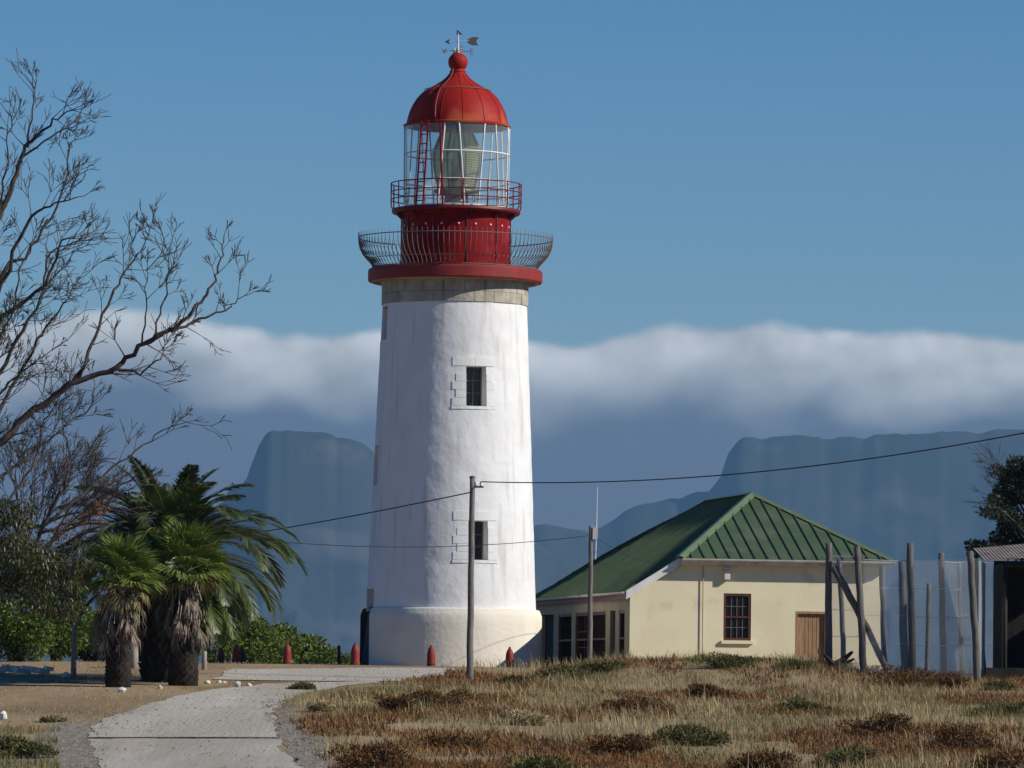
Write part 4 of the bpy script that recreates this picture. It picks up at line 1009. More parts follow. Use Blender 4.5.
# ------------------------------------------------------------------ foliage helpers
def leaf_cloud(blobs, n, size, rng, droop=0.0, asp=0.45, shell=0.55):
    """n leaf faces spread through ellipsoids (cx,cy,cz,rx,ry,rz); returns verts, quad faces"""
    B = np.array(blobs, float); vol = B[:, 3]*B[:, 4]*B[:, 5]; w = vol**0.75; k = rng.choice(len(B), n, p=w/w.sum())
    dirs = rng.normal(size=(n, 3)); dirs /= np.linalg.norm(dirs, axis=1)[:, None]
    rad = np.where(rng.random(n) < shell, 0.8+0.28*rng.random(n), rng.random(n)**0.5)
    c = B[k, :3] + dirs*B[k, 3:]*rad[:, None]
    out = dirs + rng.normal(size=(n, 3))*0.7; out[:, 2] -= droop*2; out /= np.linalg.norm(out, axis=1)[:, None]
    side = np.cross(out, rng.normal(size=(n, 3))); side /= np.linalg.norm(side, axis=1)[:, None]
    L = size*(0.6+0.8*rng.random(n))[:, None]; a = out*L; b = side*L*asp*0.5
    v = np.stack([c, c+a*0.5+b, c+a, c+a*0.5-b], 1).reshape(-1, 3)
    return v, np.arange(4*n).reshape(n, 4)
def clumps(cx, cy, cz, rx, ry, rz, n, rng, s=0.42):
    """irregular lobes filling an overall ellipsoid, the lower ones wider"""
    out = []
    for _ in range(n):
        d_ = rng.normal(size=3); d_ /= np.linalg.norm(d_); q = rng.random()**0.4
        k = s*(0.6+0.7*rng.random())
        out.append((cx+d_[0]*rx*q*0.8, cy+d_[1]*ry*q*0.8, cz+d_[2]*rz*q*0.8, rx*k, ry*k, rz*k*0.85))
    return out

# ------------------------------------------------------------------ date palm
def frond_mesh(L, lift, droop, seed, name):
    """pinnate frond growing along +x from the origin: arching rachis with paired leaflets"""
    rs = random.Random(seed); n = 14; pts = []; p = Vector((0, 0, 0)); ang = lift
    for k in range(n+1):
        pts.append(p.copy()); p = p + Vector((math.cos(ang), 0, math.sin(ang)))*(L/n); ang -= droop/n*(0.4+1.2*k/n)
    rach = MB().tube(pts, [0.035*(1-0.85*k/n) for k in range(n+1)], 5)
    lv = MB(); m = 62
    for i in range(m):
        f = 0.12+0.88*i/(m-1); x = f*n; k = min(int(x), n-1); q = pts[k].lerp(pts[k+1], x-k); t = (pts[k+1]-pts[k]).normalized()
        up = Vector((0, 1, 0)).cross(t) * -1
        ll = 0.62*(math.sin(PI*min(1, 0.12+f*0.86))**0.6)*(0.85+0.3*rs.random()) * (L/3.0)
        for sd in (-1, 1):
            dirv = (t*(0.55+0.3*f) + Vector((0, sd, 0))*(0.75-0.25*f) + up*(0.32*(1-f)+0.1*rs.random()) + Vector((0, 0, -0.16))).normalized()
            wv = dirv.cross(up).normalized()*0.026
            mid = q + dirv*ll*0.5; tip = q + dirv*ll + Vector((0, 0, -0.10*ll))
            lv.add([q, mid+wv, tip, mid-wv], [(0, 1, 2, 3)])
    return rach.mesh(name+'_rachis', M['palm_stalk'], True), lv.mesh(name+'_leaflets', M['palm_leaf'])
def bark_trunk(h, r0, r1, parent, n=24, rows=18, seed=1, shag=0.05):
    """palm trunk: a core ringed with overlapping stubs of old leaf bases"""
    MB().tube([(0, 0, -0.3), (0.02, 0, h*0.5), (0, 0, h)], [r0*1.05, (r0+r1)/2, r1], 18).build('trunk', M['palm_trunk'], parent, True)
    trunk = parent.children[-1]; rs = random.Random(seed); st_ = MB()
    for j in range(rows):
        z = h*(j+0.3)/rows; r = r0+(r1-r0)*j/rows
        for i in range(13):
            a = 2*PI*(i+0.5*(j % 2))/13 + rs.uniform(-.05, .05); c = Vector((math.cos(a), math.sin(a), 0)); tn = Vector((-math.sin(a), math.cos(a), 0))
            w = r*0.23; hh = h/rows*1.5; o_ = shag*(0.6+0.8*rs.random()); b = c*(r*0.97)+Vector((0, 0, z))
            st_.add([b-tn*w, b+tn*w, b+tn*w*.5+c*o_+Vector((0, 0, hh)), b-tn*w*.5+c*o_+Vector((0, 0, hh)), b+Vector((0, 0, hh*0.9))], [(0, 1, 2, 3), (1, 4, 2), (0, 3, 4), (3, 2, 4)])
    o = st_.build('leaf_base', M['palm_trunk'], trunk); o['kind'] = 'stuff'
    return trunk
DY = 144.5; db = P(157, 684, DY); dp = empty('date_palm', (db.x, DY, gz(db.x, DY)))
tag(dp, 'large date palm with long arching feather fronds behind two fan palms', 'palm tree')
dh = P(166, 562, DY).z - dp.location.z
bark_trunk(dh, 0.40, 0.44, dp, seed=5, shag=0.10)
variants = [frond_mesh(L_, math.radians(l), math.radians(dr_), 10+i, 'frond') for i, (L_, l, dr_) in enumerate(((2.65, 80, 50), (3.0, 66, 78), (3.5, 48, 100), (3.8, 32, 110), (3.7, 12, 100), (3.1, -16, 70)))]
nf = 0
for vi, cnt in enumerate((10, 16, 20, 22, 20, 14)):
    for k in range(cnt):
        a = 2*PI*(k+RNG.random()*0.7)/cnt + vi*0.5
        rm, lm = variants[vi]; s_ = RNG.uniform(0.84, 1.08)
        fr = link('frond', rm, dp); fr.location = (0.25+0.12*math.cos(a), 0.12*math.sin(a), dh-0.1+0.07*(5-vi)); fr.rotation_euler = (RNG.uniform(-.25, .25), RNG.uniform(-.12, .12), a); fr.scale = (s_, s_, s_)
        lf = link('leaflets', lm, fr)

# ------------------------------------------------------------------ fan palms
def fan_leaf(rs, seg=26, R=0.62, spread=2.5, mat='fan_leaf', pet=0.7, tipdroop=0.35, name='fan_leaf'):
    """palmate leaf along +x: petiole then a pleated fan whose tips droop"""
    mb = MB(); mb.tube([(0, 0, 0), (pet*0.5, 0, 0.02), (pet, 0, 0)], [0.022, 0.016, 0.012], 4)
    for k in range(seg):
        a = -spread/2 + spread*k/(seg-1); d_ = Vector((math.cos(a), math.sin(a), 0)); nrm = Vector((-math.sin(a), math.cos(a), 0))
        r = R*(0.8+0.2*math.cos(a))*(0.9+0.2*rs.random()); c = Vector((pet, 0, 0)); w = R*spread/seg*0.46
        z1 = 0.03*(1 if k % 2 else -1)
        p1_ = c+d_*r*0.62+Vector((0, 0, z1)); tip = c+d_*r+Vector((0, 0, -tipdroop*r*rs.uniform(0.3, 1)))
        mb.add([c, p1_+nrm*w, tip, p1_-nrm*w], [(0, 1, 2, 3)])
    me = mb.mesh(name, M[mat])
    if mat == 'fan_dead':
        me.materials.append(M['fan_stalk'])
        for p in list(me.polygons)[:10]: p.material_index = 1
    return me
M['fan_stalk'] = material('dead_leaf_stalk', (0.46, 0.40, 0.32), (0.36, 0.30, 0.23), 3.0, 0.8)
def fan_palm(px, base_py, crown_py, Y, trunk_w, label, seed, scale):
    rs = random.Random(seed); b = P(px, base_py, Y); o = empty('fan_palm', (b.x, Y, gz(b.x, Y))); tag(o, label, 'palm tree')
    h = P(px, crown_py, Y).z - o.location.z; r = trunk_w/2*Y/F
    bark_trunk(h*0.92, r*0.98, r*0.80, o, rows=26, seed=seed, shag=0.035)
    live = [fan_leaf(rs, R=0.80*scale, pet=0.62*scale, spread=2.2, tipdroop=0.3) for _ in range(4)]; yel = [fan_leaf(rs, R=0.56*scale, pet=0.5*scale, mat='fan_tip', tipdroop=0.6, name='yellowed_leaf') for _ in range(3)]
    dead = [fan_leaf(rs, seg=8, R=0.62*scale, spread=0.6, pet=0.55*scale, mat='fan_dead', tipdroop=0.3, name='dead_leaf') for _ in range(4)]
    for k in range(34):
        a = 2*PI*k*0.381966; e = math.radians(84 - 92*(k/33))
        q = link('fan_leaf', live[k % 4], o); q.location = (0, 0, h); q.rotation_euler = (rs.uniform(-.4, .4), -e, a)
    for k in range(8):
        a = 2*PI*(k+rs.random()*.9)/8; q = link('yellowed_leaf', yel[k % 3], o); q.location = (0, 0, h-0.06); q.rotation_euler = (rs.uniform(-.5, .5), math.radians(rs.uniform(-10, 45)), a)
    for k in range(44):
        a = 2*PI*k*0.381966 + rs.uniform(-.3, .3); tier = k/43; e = math.radians(rs.uniform(58, 84) + 6*tier); q = link('dead_leaf', dead[k % 4], o)
        zq = h - 0.06 - tier*h*0.30; rr0 = r*(0.55+0.30*tier)
        q.location = (rr0*math.cos(a), rr0*math.sin(a), zq); q.rotation_euler = (rs.uniform(-.5, .5), e, a); s_ = rs.uniform(0.55, 1.25); q.scale = (s_, s_, s_)
fan_palm(118, 691, 583, 139.5, 26, 'smaller fan palm with a pale skirt of dead leaves on a squat dark trunk', 21, 0.95)
fan_palm(183, 684, 573, 141.5, 30, 'stout fan palm with bright green fans in front of the date palm', 22, 1.02)

# ------------------------------------------------------------------ bare tree
TY = 124.0
def grow(mb, p, dirv, L, r, depth, rs, up, spreadv, minr=0.0065):
    """branching twigs; writes tubes into mb"""
    n = max(3, int(L/0.22)); pts = [p.copy()]; d_ = dirv.normalized(); kids = []
    for k in range(n):
        d_ = (d_ + Vector((rs.gauss(0, .10), rs.gauss(0, .10), rs.gauss(0, .08))) + up*0.055).normalized()
        p = p + d_*(L/n); pts.append(p.copy()); kids.append((p.copy(), d_.copy(), (k+1)/n))
    mb.tube(pts, [max(minr, r*(1-0.75*k/n)) for k in range(n+1)], 4 if r < 0.03 else 6, None, False)
    if depth <= 0: return
    m = rs.randint(2, 4) + (1 if depth > 1 else 0)
    for _ in range(m):
        q, dq, f = kids[rs.randrange(len(kids)//3, len(kids))]
        side = Vector((rs.gauss(0, 1), rs.gauss(0, 1), rs.gauss(0, 1))).cross(dq).normalized()
        nd = (dq*math.cos(spreadv) + side*math.sin(spreadv)).normalized()
        grow(mb, q, nd, L*rs.uniform(0.45, 0.72), r*0.55*(1.1-0.5*f), depth-1, rs, up, spreadv, minr)
def limb_from_px(pts, Ys, r0_, r1_, wob, rs):
    P3 = [P(x, y, Yq) for (x, y), Yq in zip(pts, Ys)]; out = []; n = len(P3)
    for i in range(n-1):
        for k in range(5): out.append(P3[i].lerp(P3[i+1], k/5)+Vector((rs.gauss(0, wob), rs.gauss(0, wob), rs.gauss(0, wob))))
    out.append(P3[-1]); m = len(out)-1
    return out, [r0_+(r1_-r0_)*(k/m)**0.8 for k in range(m+1)]
root = P(-95, 668, TY); root.z = gz(root.x, TY)
bare = empty('bare_tree', root); tag(bare, 'large leafless tree reaching grey branches over the palms', 'tree')
rs = random.Random(5); loc = lambda v: v - root
fork = P(-70, 545, TY)
MB().tube([Vector((0, 0, -0.4)), Vector((0.1, 0, 0.8)), loc(P(-82, 600, TY)), loc(fork), loc(P(-66, 490, TY+0.3))], [0.34, 0.29, 0.25, 0.21, 0.15], 12).build('trunk', M['bark'], bare, True)
limbs = [([(-70, 545), (-35, 470), (0, 441), (34, 410), (69, 386), (115, 368), (146, 343), (183, 322), (200, 302), (214, 280), (222, 258), (224, 236)], [0, .1, .2, .2, .1, 0, -.2, -.3, -.3, -.2, 0, .2], 0.115, 0.012),
         ([(146, 343), (172, 330), (206, 318), (230, 308), (244, 296)], [-.2, -.1, .1, .2, .3], 0.05, 0.010),
         ([(72, 384), (92, 346), (113, 294), (123, 275), (141, 251), (152, 224)], [.1, .4, .7, .9, 1.0, 1.1], 0.05, 0.010),
         ([(115, 368), (140, 375), (160, 358), (168, 342)], [0, -.4, -.6, -.6], 0.030, 0.012),
         ([(143, 344), (146, 300), (147, 270)], [-.2, -.5, -.7], 0.026, 0.009), ([(152, 338), (165, 300), (170, 262), (163, 236)], [-.2, .3, .6, .8], 0.028, 0.009),
         ([(-66, 490), (-40, 360), (-14, 262), (0, 214), (17, 172), (26, 146), (54, 120), (76, 108)], [.3, .4, .5, .5, .5, .4, .2, .1], 0.13, 0.010),
         ([(26, 150), (33, 112), (36, 84)], [.4, .6, .7], 0.032, 0.010), ([(24, 155), (57, 132), (83, 122)], [.4, .1, 0], 0.026, 0.009),
         ([(-40, 360), (-6, 300), (28, 220), (50, 205), (84, 196)], [.4, .0, -.4, -.6, -.8], 0.07, 0.010),
         ([(-20, 330), (10, 262), (24, 258), (57, 208), (70, 150), (74, 140)], [.4, .8, .9, 1.1, 1.2, 1.3], 0.06, 0.010),
         ([(-35, 400), (0, 318), (46, 285), (63, 240), (80, 234)], [.2, -.3, -.6, -.8, -.9], 0.07, 0.010),
         ([(-66, 490), (-20, 420), (12, 350), (40, 300), (52, 250), (88, 240)], [.3, -.6, -.9, -1.1, -1.2, -1.3], 0.07, 0.010),
         ([(-30, 465), (5, 400), (38, 340), (60, 310), (78, 280)], [.1, .9, 1.3, 1.5, 1.6], 0.06, 0.010),
         ([(-70, 545), (-20, 520), (40, 528), (66, 486), (69, 455), (62, 420)], [0, -.8, -1.2, -1.3, -1.3, -1.2], 0.07, 0.012),
         ([(40, 528), (75, 500), (110, 470), (150, 440), (180, 420)], [-1.2, -1.0, -.7, -.4, -.2], 0.045, 0.009),
         ([(38, 532), (80, 522), (112, 500), (140, 482)], [-1.2, -1.3, -1.4, -1.5], 0.045, 0.010),
         ([(-60, 500), (-5, 480), (25, 460), (60, 430), (100, 400)], [.0, .5, .7, .9, 1.0], 0.06, 0.010),
         ([(-60, 500), (-30, 440), (-5, 400), (20, 372), (52, 350)], [.0, -.5, -.7, -.9, -1.0], 0.06, 0.010),
         ([(-50, 480), (-20, 400), (-6, 350), (14, 310), (20, 270), (34, 240)], [.0, .3, .4, .5, .5, .5], 0.05, 0.010),
         ([(-50, 420), (-25, 330), (-8, 250), (4, 190), (8, 140), (14, 110)], [.0, -.3, -.5, -.6, -.7, -.8], 0.05, 0.010),
         ([(-30, 520), (10, 500), (36, 460), (44, 420), (70, 390)], [.6, .8, 1.0, 1.1, 1.2], 0.045, 0.010)]
twigs = MB(); tipmb = MB()
for pts, dy, ra_, rb_ in limbs:
    path, rr = limb_from_px(pts, [TY+q for q in dy], ra_, rb_, 0.025, rs)
    MB().tube([loc(v) for v in path], rr, 8 if ra_ > 0.06 else 6).build('limb', M['bark'], bare, True)
    m = len(path)
    for k in range(4, m):
        if path[k].x < P(-40, 400, TY).x: continue
        if rs.random() < 0.6:
            t = (path[k]-path[k-1]).normalized(); side = Vector((rs.gauss(0.2, 1), rs.gauss(0, 1), rs.gauss(0.5, 1))).cross(t).normalized()
            an = rs.uniform(0.5, 1.0); nd = t*math.cos(an)+side*math.sin(an)
            if path[k].x < P(88, 300, TY).x and (path[k].z < P(0, 290, TY).z or rs.random() < 0.15):
                for _ in range(1): grow(twigs, loc(path[k]), Vector((rs.gauss(.35, .5), rs.gauss(0, .6), rs.gauss(.6, .5))), rs.uniform(0.3, 0.7), 0.011, 2, rs, Vector((0.15, 0, 1)), 0.5, 0.0055)
            grow(twigs, loc(path[k]), nd, rs.uniform(0.28, 0.72), max(0.011, rr[k]*0.35), 2 if rs.random() < 0.75 else 1, rs, Vector((0.15, 0, 1)), 0.55)
    t = (path[-1]-path[-3]).normalized(); grow(twigs, loc(path[-1]), t, 0.26, 0.010, 2, rs, Vector((0.2, 0, 1)), 0.5)
o = twigs.build('crown', M['twig'], bare); o['kind'] = 'stuff'
# fine sprays of dead twigs low down, in front of the date palm
dead_b = empty('dead_shrub', (P(-110, 690, TY+6).x, TY+6, gz(P(-110, 690, TY+6).x, TY+6))); tag(dead_b, 'leafless shrub with fine reddish twigs spreading beside the date palm', 'shrub')
db_o = dead_b.location; mb = MB(); st_ = MB()
for k, (x0, y0_, x1, y1_) in enumerate(((30, 560, 95, 500), (30, 560, 60, 470), (25, 565, 40, 450), (35, 560, 125, 470), (30, 560, 80, 440), (20, 560, 15, 440), (40, 560, 100, 455))):
    a, b = P(x0, y0_, TY+6)-db_o, P(x1, y1_, TY+6+rs.uniform(-.6, .6))-db_o
    st_.tube([Vector((0, 0, -.2)), a*0.6, a, a.lerp(b, .6)], [0.06, 0.05, 0.035, 0.016], 6)
    for j in range(6): grow(mb, a.lerp(b, rs.uniform(.2, .7)), (b-a)+Vector((rs.gauss(0, .4), rs.gauss(0, .4), rs.gauss(0, .4))), rs.uniform(0.6, 1.05), 0.012, 3, rs, Vector((.3, 0, .6)), 0.42, 0.005)
st_.build('stem', M['bark'], dead_b, True); o = mb.build('twigs', M['twig'], dead_b); o['kind'] = 'stuff'

# ------------------------------------------------------------------ leafy trees and bushes
def leafy(name, label, cat, base, blobs, n, size, mat, seed, trunk=None, droop=0.0, asp=0.45, group=None, shell=0.55, extra=None):
    o = empty(name, base); tag(o, label, cat, group); rg = np.random.default_rng(seed); b = np.array(base)
    bl = [(q[0]-b[0], q[1]-b[1], q[2]-b[2], *q[3:]) for q in blobs]
    v, f = leaf_cloud(bl, n, size, rg, droop, asp, shell)
    c = link('crown', np_mesh('crown', v, f, M[mat]), o)
    mb = MB(); rs_ = random.Random(seed)
    for q in (bl if len(bl) < 26 else rs_.sample(bl, 26)):
        tp = Vector(q[:3]); st0 = Vector((tp.x*0.15+rs_.uniform(-.1, .1), tp.y*0.15, -0.1)) if trunk is None else Vector(trunk[0])-Vector(base)
        mid = st0.lerp(tp, 0.5)+Vector((rs_.uniform(-.1, .1), 0, rs_.uniform(-.05, .15)))
        mb.tube([st0, mid, tp], [0.05 if trunk is None else trunk[1]*0.35, 0.03 if trunk is None else trunk[1]*.2, 0.01], 5)
    mb.build('stem' if trunk is None else 'limb', M['bark'], o, True)
    if trunk is not None:
        t0_ = Vector(trunk[0])-Vector(base)
        MB().tube([Vector((0, 0, -0.3)), t0_*0.5+Vector((0.08, 0, 0)), t0_], [trunk[1]*1.2, trunk[1], trunk[1]*0.8], 10).build('trunk', M['bark'], o, True)
    if extra:
        for nm, bl2, n2, mt2, sz2, dr2 in extra:
            bl2 = [(q[0]-b[0], q[1]-b[1], q[2]-b[2], *q[3:]) for q in bl2]; v, f = leaf_cloud(bl2, n2, sz2, rg, dr2, asp, 0.5); link(nm, np_mesh(nm, v, f, M[mt2]), o)
    return o
rg = np.random.default_rng(11)
# gum tree with hanging leaves at the edge
gb = P(-60, 680, 119.0); gb.z = gz(gb.x, 119.0); blobs = []
for (x, y, w, h) in ((8, 520, 26, 34), (-20, 540, 40, 50), (30, 555, 34, 40), (62, 575, 26, 30), (5, 575, 40, 36), (45, 588, 34, 26), (78, 590, 14, 18), (85, 560, 14, 16), (-30, 480, 30, 40), (-5, 330, 12, 24), (-30, 400, 28, 60), (-25, 310, 22, 30), (-50, 580, 40, 50)):
    c = P(x, y, 119.0+rg.uniform(-1.2, 1.2)); k = 119.0/F
    for _ in range(5): blobs.append((c.x+rg.normal()*w*k*0.4, c.y+rg.normal()*0.5, c.z+rg.normal()*h*k*0.4, w*k*0.5, w*k*0.6, h*k*0.5))
dead_bl = []
for (x, y, w, h) in ((68, 532, 18, 12), (92, 520, 12, 9), (50, 545, 10, 9), (100, 508, 8, 6)):
    c = P(x, y, 119.5); k = 119.0/F; dead_bl += [(c.x, c.y, c.z, w*k, 0.4, h*k)]
leafy('gum_tree', 'leafy gum tree with dark drooping leaves overhanging the dry verge', 'tree', gb, blobs, 30000, 0.115, 'leaf_gum', 3, trunk=(P(-45, 560, 119.0), 0.2), droop=0.9, asp=0.22, shell=0.35, extra=[('dead_leaves', dead_bl, 900, 'leaf_dead', 0.09, 0.4)])
# bushes beyond the palms
bi = 0
for (x, y, w, h, Y, n, lab) in ((-25, 670, 40, 86, 157, 2600, 'green bush at the end of the row behind the gum tree'), (18, 670, 38, 84, 155.5, 2600, 'green bush behind the heap of white slabs'), (55, 670, 36, 90, 157, 2600, 'bright green bush just behind the grey fence post'),
                            (95, 670, 34, 70, 158.5, 2200, 'dark green bush behind the smaller fan palm'), (140, 668, 30, 60, 159, 2000, 'green bush glimpsed between the palm trunks'), (214, 668, 32, 88, 168, 2600, 'tall green bush rising right behind the date palm fronds'),
                            (250, 668, 34, 82, 170, 2800, 'broad green bush behind the pair of red bollards'), (284, 668, 26, 56, 172, 2200, 'green bush behind the single red bollard on the yard'), (312, 668, 24, 34, 173, 1500, 'low green bush tapering towards the lighthouse'), (337, 668, 16, 22, 174, 800, 'lowest green bush nearest the lighthouse door'), (352, 668, 12, 15, 175, 500, 'tiny scrub tuft beside the lighthouse door')):
    c = P(x, y, Y); k = Y/F; z = gz(c.x, Y); H_ = (P(x, 668-h, Y).z - z)
    bl = clumps(c.x, Y, z+H_*0.45, w*k*1.05, 1.1, H_*0.55, 12, rg, 0.46)
    leafy('green_bush', lab, 'bush', (c.x, Y, z), bl, int(n*3.2), 0.10, 'leaf_bush', 60+bi, asp=0.5, group='green bushes along the back of the yard'); bi += 1
# dark tree behind the shed
tb_ = P(1040, 660, 160); tz = gz(tb_.x, 160); blobs = []
for (x, y, w, h) in ((1010, 488, 18, 16), (1030, 478, 22, 22), (998, 512, 20, 10), (1020, 505, 26, 14), (1008, 530, 24, 12), (985, 546, 16, 7), (1000, 548, 20, 8), (1040, 530, 30, 26), (1055, 495, 26, 26), (1030, 550, 30, 14), (1075, 520, 24, 30), (978, 553, 12, 5), (1004, 470, 10, 8), (1018, 462, 12, 8), (992, 498, 9, 5)):
    c = P(x, y, 160+rg.uniform(-1, 1)); k = 160/F
    for _ in range(3): blobs.append((c.x+rg.normal()*w*k*.35, c.y+rg.normal()*.4, c.z+rg.normal()*h*k*.35, w*k*.55, w*k*.6, h*k*.55))
wt_ = leafy('evergreen_tree', 'dark windswept evergreen tree rising behind the corrugated shed', 'tree', (tb_.x, 160, tz), blobs, 24000, 0.12, 'leaf_dark', 91, trunk=(P(1045, 560, 160), 0.18), asp=0.35, shell=0.4)
mb = MB()
for k in range(16):
    a = P(rs.uniform(1005, 1035), rs.uniform(475, 530), 160)-wt_.location; grow(mb, a, Vector((-0.8, rs.gauss(0, .4), rs.uniform(.2, .9))), rs.uniform(.5, 0.9), 0.012, 2, rs, Vector((-.3, 0, .4)), 0.5, 0.005)
o = mb.build('twigs', M['twig'], wt_); o['kind'] = 'stuff'

# ------------------------------------------------------------------ grass and heath
def road_edges():
    L_ = [G(*p) for p in [(96, 800), (100, 768), (92, 752), (96, 726), (133, 710), (173, 697), (206, 691), (230, 684), (228, 669.5)]]
    R_ = [G(*p) for p in [(345, 800), (332, 768), (312, 745), (290, 720), (284, 702), (306, 693), (345, 687), (400, 682.5), (446, 674), (456, 668.5)]]
    f = lambda A: (np.array([p.y for p in A]), np.array([p.x for p in A]))
    return f(L_), f(R_)
(LYs, LXs), (RYs, RXs) = road_edges()
oL, oR = np.argsort(LYs), np.argsort(RYs)
def left_edge(y): return np.interp(y, LYs[oL], LXs[oL])
def right_edge(y): return np.interp(y, RYs[oR], RXs[oR])
def blades(name, x, y, h, w, mat, label, lean=0.35, rng=NP, parent=None):
    n = len(x); z = ground_z(x, y) - 0.01; a = rng.random(n)*2*PI
    c = np.stack([x, y, z], 1); s = np.stack([np.cos(a), np.sin(a), np.zeros(n)], 1)*(w/2)[:, None]
    b = rng.normal(size=(n, 2))*lean; b[:, 0] -= 0.15
    up1 = np.stack([b[:, 0]*h*0.3, b[:, 1]*h*0.3, h*0.58], 1); up2 = np.stack([b[:, 0]*h, b[:, 1]*h, h*np.clip(1-0.25*np.abs(b).sum(1), .4, 1)], 1)
    v = np.stack([c-s, c+s, c+up1+s*0.7, c+up1-s*0.7, c+up2], 1).reshape(-1, 3)
    k = np.arange(n)*5
    f = np.concatenate([np.stack([k, k+1, k+2], 1), np.stack([k, k+2, k+3], 1), np.stack([k+3, k+2, k+4], 1)])
    o = link(name, np_mesh(name, v, f, M[mat])); tag(o, label, None, None, 'stuff'); return o
def scatter(n, x0, x1, y0, y1, rng=NP): return rng.uniform(x0, x1, n), rng.uniform(y0, y1, n)
# low shrubs one can tell apart
SH = [(395, 712, 52, 22, 'r', 'rust-brown shrub at the track bend, left of its twin'), (441, 708, 56, 24, 'r', 'rust-brown shrub in line with the tall pole'), (322, 712, 30, 18, 'o', 'small pale shrub beside the bend of the gravel track'),
      (372, 772, 96, 34, 'r', 'large orange-brown shrub by the dark gravel shoulder'), (300, 690, 26, 10, 'g', 'low olive tuft between the track and the yard'), (905, 686, 90, 20, 'r', 'wide dark rust shrub at the foot of the middle fence posts'),
      (948, 690, 44, 16, 'r', 'rust shrub in front of the pale thin fence post'), (722, 668, 62, 22, 'g', 'olive green shrub growing under the sash window'), (792, 668, 44, 14, 'g', 'low green shrub in front of the plank door'),
      (600, 672, 54, 16, 'g', 'green shrub before the veranda windows'), (520, 684, 40, 14, 'g', 'olive shrub in grass just right of the tall pole'), (560, 676, 36, 14, 'g', 'olive tuft before the corner of the plinth and veranda'),
      (640, 712, 70, 18, 'r', 'flat rust shrub in the grass below the veranda corner'), (706, 700, 64, 16, 'r', 'flat rust shrub in the grass below the sash window'), (800, 712, 60, 20, 'g', 'olive shrub in the middle of the field below the plank door'),
      (690, 745, 76, 26, 'g', 'dull olive shrub in the open field'), (850, 770, 90, 32, 'g', 'dark green shrub spreading in the foreground field'), (545, 778, 72, 30, 'g', 'green shrub in the foreground directly below the tall pole'),
      (1000, 716, 70, 26, 'g', 'green shrub on the slope below the shed'), (960, 752, 80, 26, 'r', 'rust shrub in the foreground below the shed'), (1010, 775, 70, 30, 'r', 'orange-brown shrub at the corner of the field'),
      (760, 775, 80, 26, 'r', 'low rust shrub beside the dark green foreground shrub'), (450, 748, 60, 18, 'r', 'sprawling rust shrub above the large orange-brown one'), (620, 755, 70, 22, 'r', 'rust shrub left of the dull olive one'), (18, 758, 70, 26, 'g', 'green tussock at the corner of the verge'), (52, 722, 26, 8, 'o', 'small brown shrub on the gravel verge'),
      (880, 735, 70, 22, 'r', 'rust shrub between the field centre and the fence'), (530, 725, 60, 18, 'o', 'pale brown shrub in the field below the tall pole'), (1000, 690, 36, 12, 'g', 'green tuft by the shed step')]
# field right of the track
def field(n):
    x, y = scatter(n, -9, 20, 93, 157)
    off = x - right_edge(y) + (fbm(x, y, 1.2, 6, 3)-0.5)*1.6
    ok = (off > 0) & (x > right_edge(y)-0.1)
    px_front = ~((y > 155.5) & (x > 2.6)) & ~((y > 151) & (x > 13.2)) & (np.hypot(x-TX, y-TD) > Rt(93))
    return x[ok & px_front], y[ok & px_front], off[ok & px_front]
x, y, off = field(230000)
patch = fbm(x, y*0.55, 3.0, 1, 4); pr_ = fbm(x, y*0.5, 2.6, 8, 4); tuft = vnoise(x, y, 0.35, 3)
keep = (NP.random(len(x)) < 0.25+0.75*sstep(tuft, 0.35, 0.7)) & (NP.random(len(x)) < 0.3+0.7*sstep(off, 0.0, 1.2)) & ~((pr_ > 0.59) & (NP.random(len(x)) < 0.8))
ht = (0.10+0.24*NP.random(len(x))**1.3)*(0.55+0.75*sstep(patch, 0.3, 0.7))*(0.6+0.7*tuft)
pr_w = np.zeros(len(x)); ol_w = np.zeros(len(x))
for (px, py, w, h, kd, lab) in SH:
    c = G(px, py); rw = max(0.5, w*c.y/F*0.75); q = np.exp(-((x-c.x)/rw)**2 - ((y-c.y)/(rw*2.6))**2)
    if kd == 'r': pr_w = np.maximum(pr_w, q)
    elif kd == 'g': ol_w = np.maximum(ol_w, q)
u_ = NP.random(len(x)); to_r = u_ < pr_w*0.85; to_o = (~to_r) & (u_ < ol_w*0.9)
ht = np.where(NP.random(len(x)) < 0.05, ht*1.7, ht)
bare_ = (fbm(x, y*0.45, 3.4, 23, 4) < 0.40) & (NP.random(len(x)) < 0.7); keep &= ~bare_
isol = patch + (NP.random(len(x))-.5)*0.25
g_ = keep & (isol > 0.47) & ~to_r & ~to_o; blades('dry_grass', x[g_], y[g_], ht[g_], np.full(g_.sum(), 0.013), 'straw', 'straw-coloured dry grass covering the field before the house')
g_ = ((keep & (isol <= 0.47)) | to_o) & ~to_r; blades('green_grass', x[g_], y[g_], ht[g_]*0.8, np.full(g_.sum(), 0.014), 'olive', 'olive green grass mixed into the dry field')
rr_ = (pr_ + 0.09*sstep(-y, -118, -98) + 0.06*sstep(x, 2, 10)*sstep(-y, -130, -105) > 0.55) & (NP.random(len(x)) < 0.8) | to_r
blades('heath', x[rr_], y[rr_], 0.07+0.16*NP.random(rr_.sum()), np.full(rr_.sum(), 0.022), 'rust_heath', 'rust-brown low heath growing in patches among the grass', 0.6)
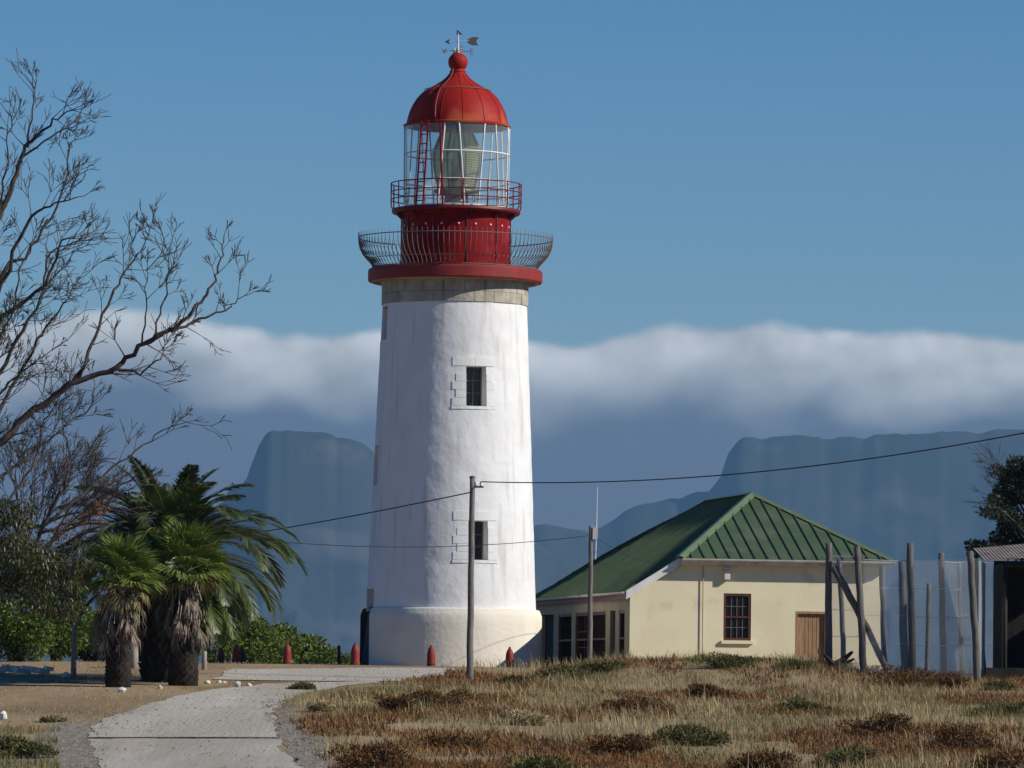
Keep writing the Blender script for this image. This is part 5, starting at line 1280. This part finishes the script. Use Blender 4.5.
# verge left of the track: short dry stubble, greener towards the front
x, y = scatter(60000, -22, 2, 95, 170); off = left_edge(y)-x + (fbm(x, y, 0.8, 16, 3)-.5)*1.1; ok = (off > -0.05) & (NP.random(len(x)) < 0.15+0.6*sstep(fbm(x, y, 1.6, 12, 3), 0.42, 0.66)); x, y = x[ok], y[ok]
blades('verge_stubble', x, y, 0.03+0.07*NP.random(len(x)), np.full(len(x), 0.014), 'straw', 'short dry stubble on the verge under the palms', 0.5)
x, y = scatter(16000, -16, -7.2, 94, 112); ok = (fbm(x, y, 2.0, 14, 3) > 0.45) & (left_edge(y)-x > 0.7); x, y = x[ok], y[ok]
blades('verge_grass', x, y, 0.08+0.16*NP.random(len(x)), np.full(len(x), 0.014), 'olive', 'patch of green grass at the corner of the verge', 0.4)
for i, (px, py, w, h, kd, lab) in enumerate(SH):
    c = G(px, py); k = c.y/F; H_ = h*k*(1.05 if kd == 'r' else 0.8); mt = {'r': 'shrub_rust', 'g': 'shrub_green', 'o': 'straw'}[kd]
    bl = clumps(c.x, c.y, c.z+H_*0.30, w*k*0.55, w*k*0.5, H_*0.62, 13, rg, 0.36)
    leafy('low_shrub', lab, 'shrub', tuple(c), bl, int(1100+30*w), 0.075, mt, 200+i, asp=0.32, group='low shrubs scattered through the dry grass', droop=-0.35)

# ------------------------------------------------------------------ pebbles on track, shoulder and verge
def pebbles(n, x0, x1, y0, y1, cond, rmin, rmax, mat, label, lift=0.02, name='pebbles'):
    x, y = scatter(n, x0, x1, y0, y1); ok = cond(x, y); x, y = x[ok], y[ok]; n = len(x); z = ground_z(x, y)+lift
    r_ = rmin+(rmax-rmin)*NP.random(n)**3; base = np.array([(1, 0, 0), (-.5, .87, 0), (-.5, -.87, 0), (0.2, 0.1, 0.8), (.4, -.6, .45)])
    v = (base[None]*r_[:, None, None]*(0.7+0.6*NP.random((n, 5, 1)))); a = NP.random(n)*6.28; ca, sa = np.cos(a)[:, None], np.sin(a)[:, None]
    v = np.stack([v[:, :, 0]*ca-v[:, :, 1]*sa+x[:, None], v[:, :, 0]*sa+v[:, :, 1]*ca+y[:, None], v[:, :, 2]+z[:, None]], 2).reshape(-1, 3)
    f = np.array([(0, 1, 3), (1, 2, 3), (2, 4, 3), (4, 0, 3), (2, 0, 4)])[None]+np.arange(n)[:, None, None]*5
    o = link(name, np_mesh(name, v, f.reshape(-1, 3), M[mat])); tag(o, label, None, None, 'stuff')
M['pebble'] = material('pebble_stone', (0.25, 0.215, 0.17), (0.15, 0.13, 0.105), 3.0, 0.9, island=0.5)
pebbles(16000, -9, -2, 94, 132, lambda x, y: (x > right_edge(y)-0.55) & (x < right_edge(y)+0.7) & (fbm(x, y, 0.9, 3, 2) > 0.4), 0.008, 0.035, 'pebble', 'loose gravel strewn along the shoulder of the track', name='shoulder_gravel')
pebbles(9000, -16, -5, 94, 125, lambda x, y: (x < left_edge(y)+0.25) & (x > left_edge(y)-2.6) & (fbm(x, y, 0.9, 7, 2) > 0.42), 0.008, 0.03, 'pebble', 'loose gravel strewn along the verge of the track', name='verge_gravel')
pebbles(9000, -9, 1, 94, 160, lambda x, y: (x > left_edge(y)) & (x < right_edge(y)) & (fbm(x, y, 1.5, 17, 3) > 0.5), 0.008, 0.035, 'pebble', 'scattered stones on the gravel track', 0.035, name='track_gravel')
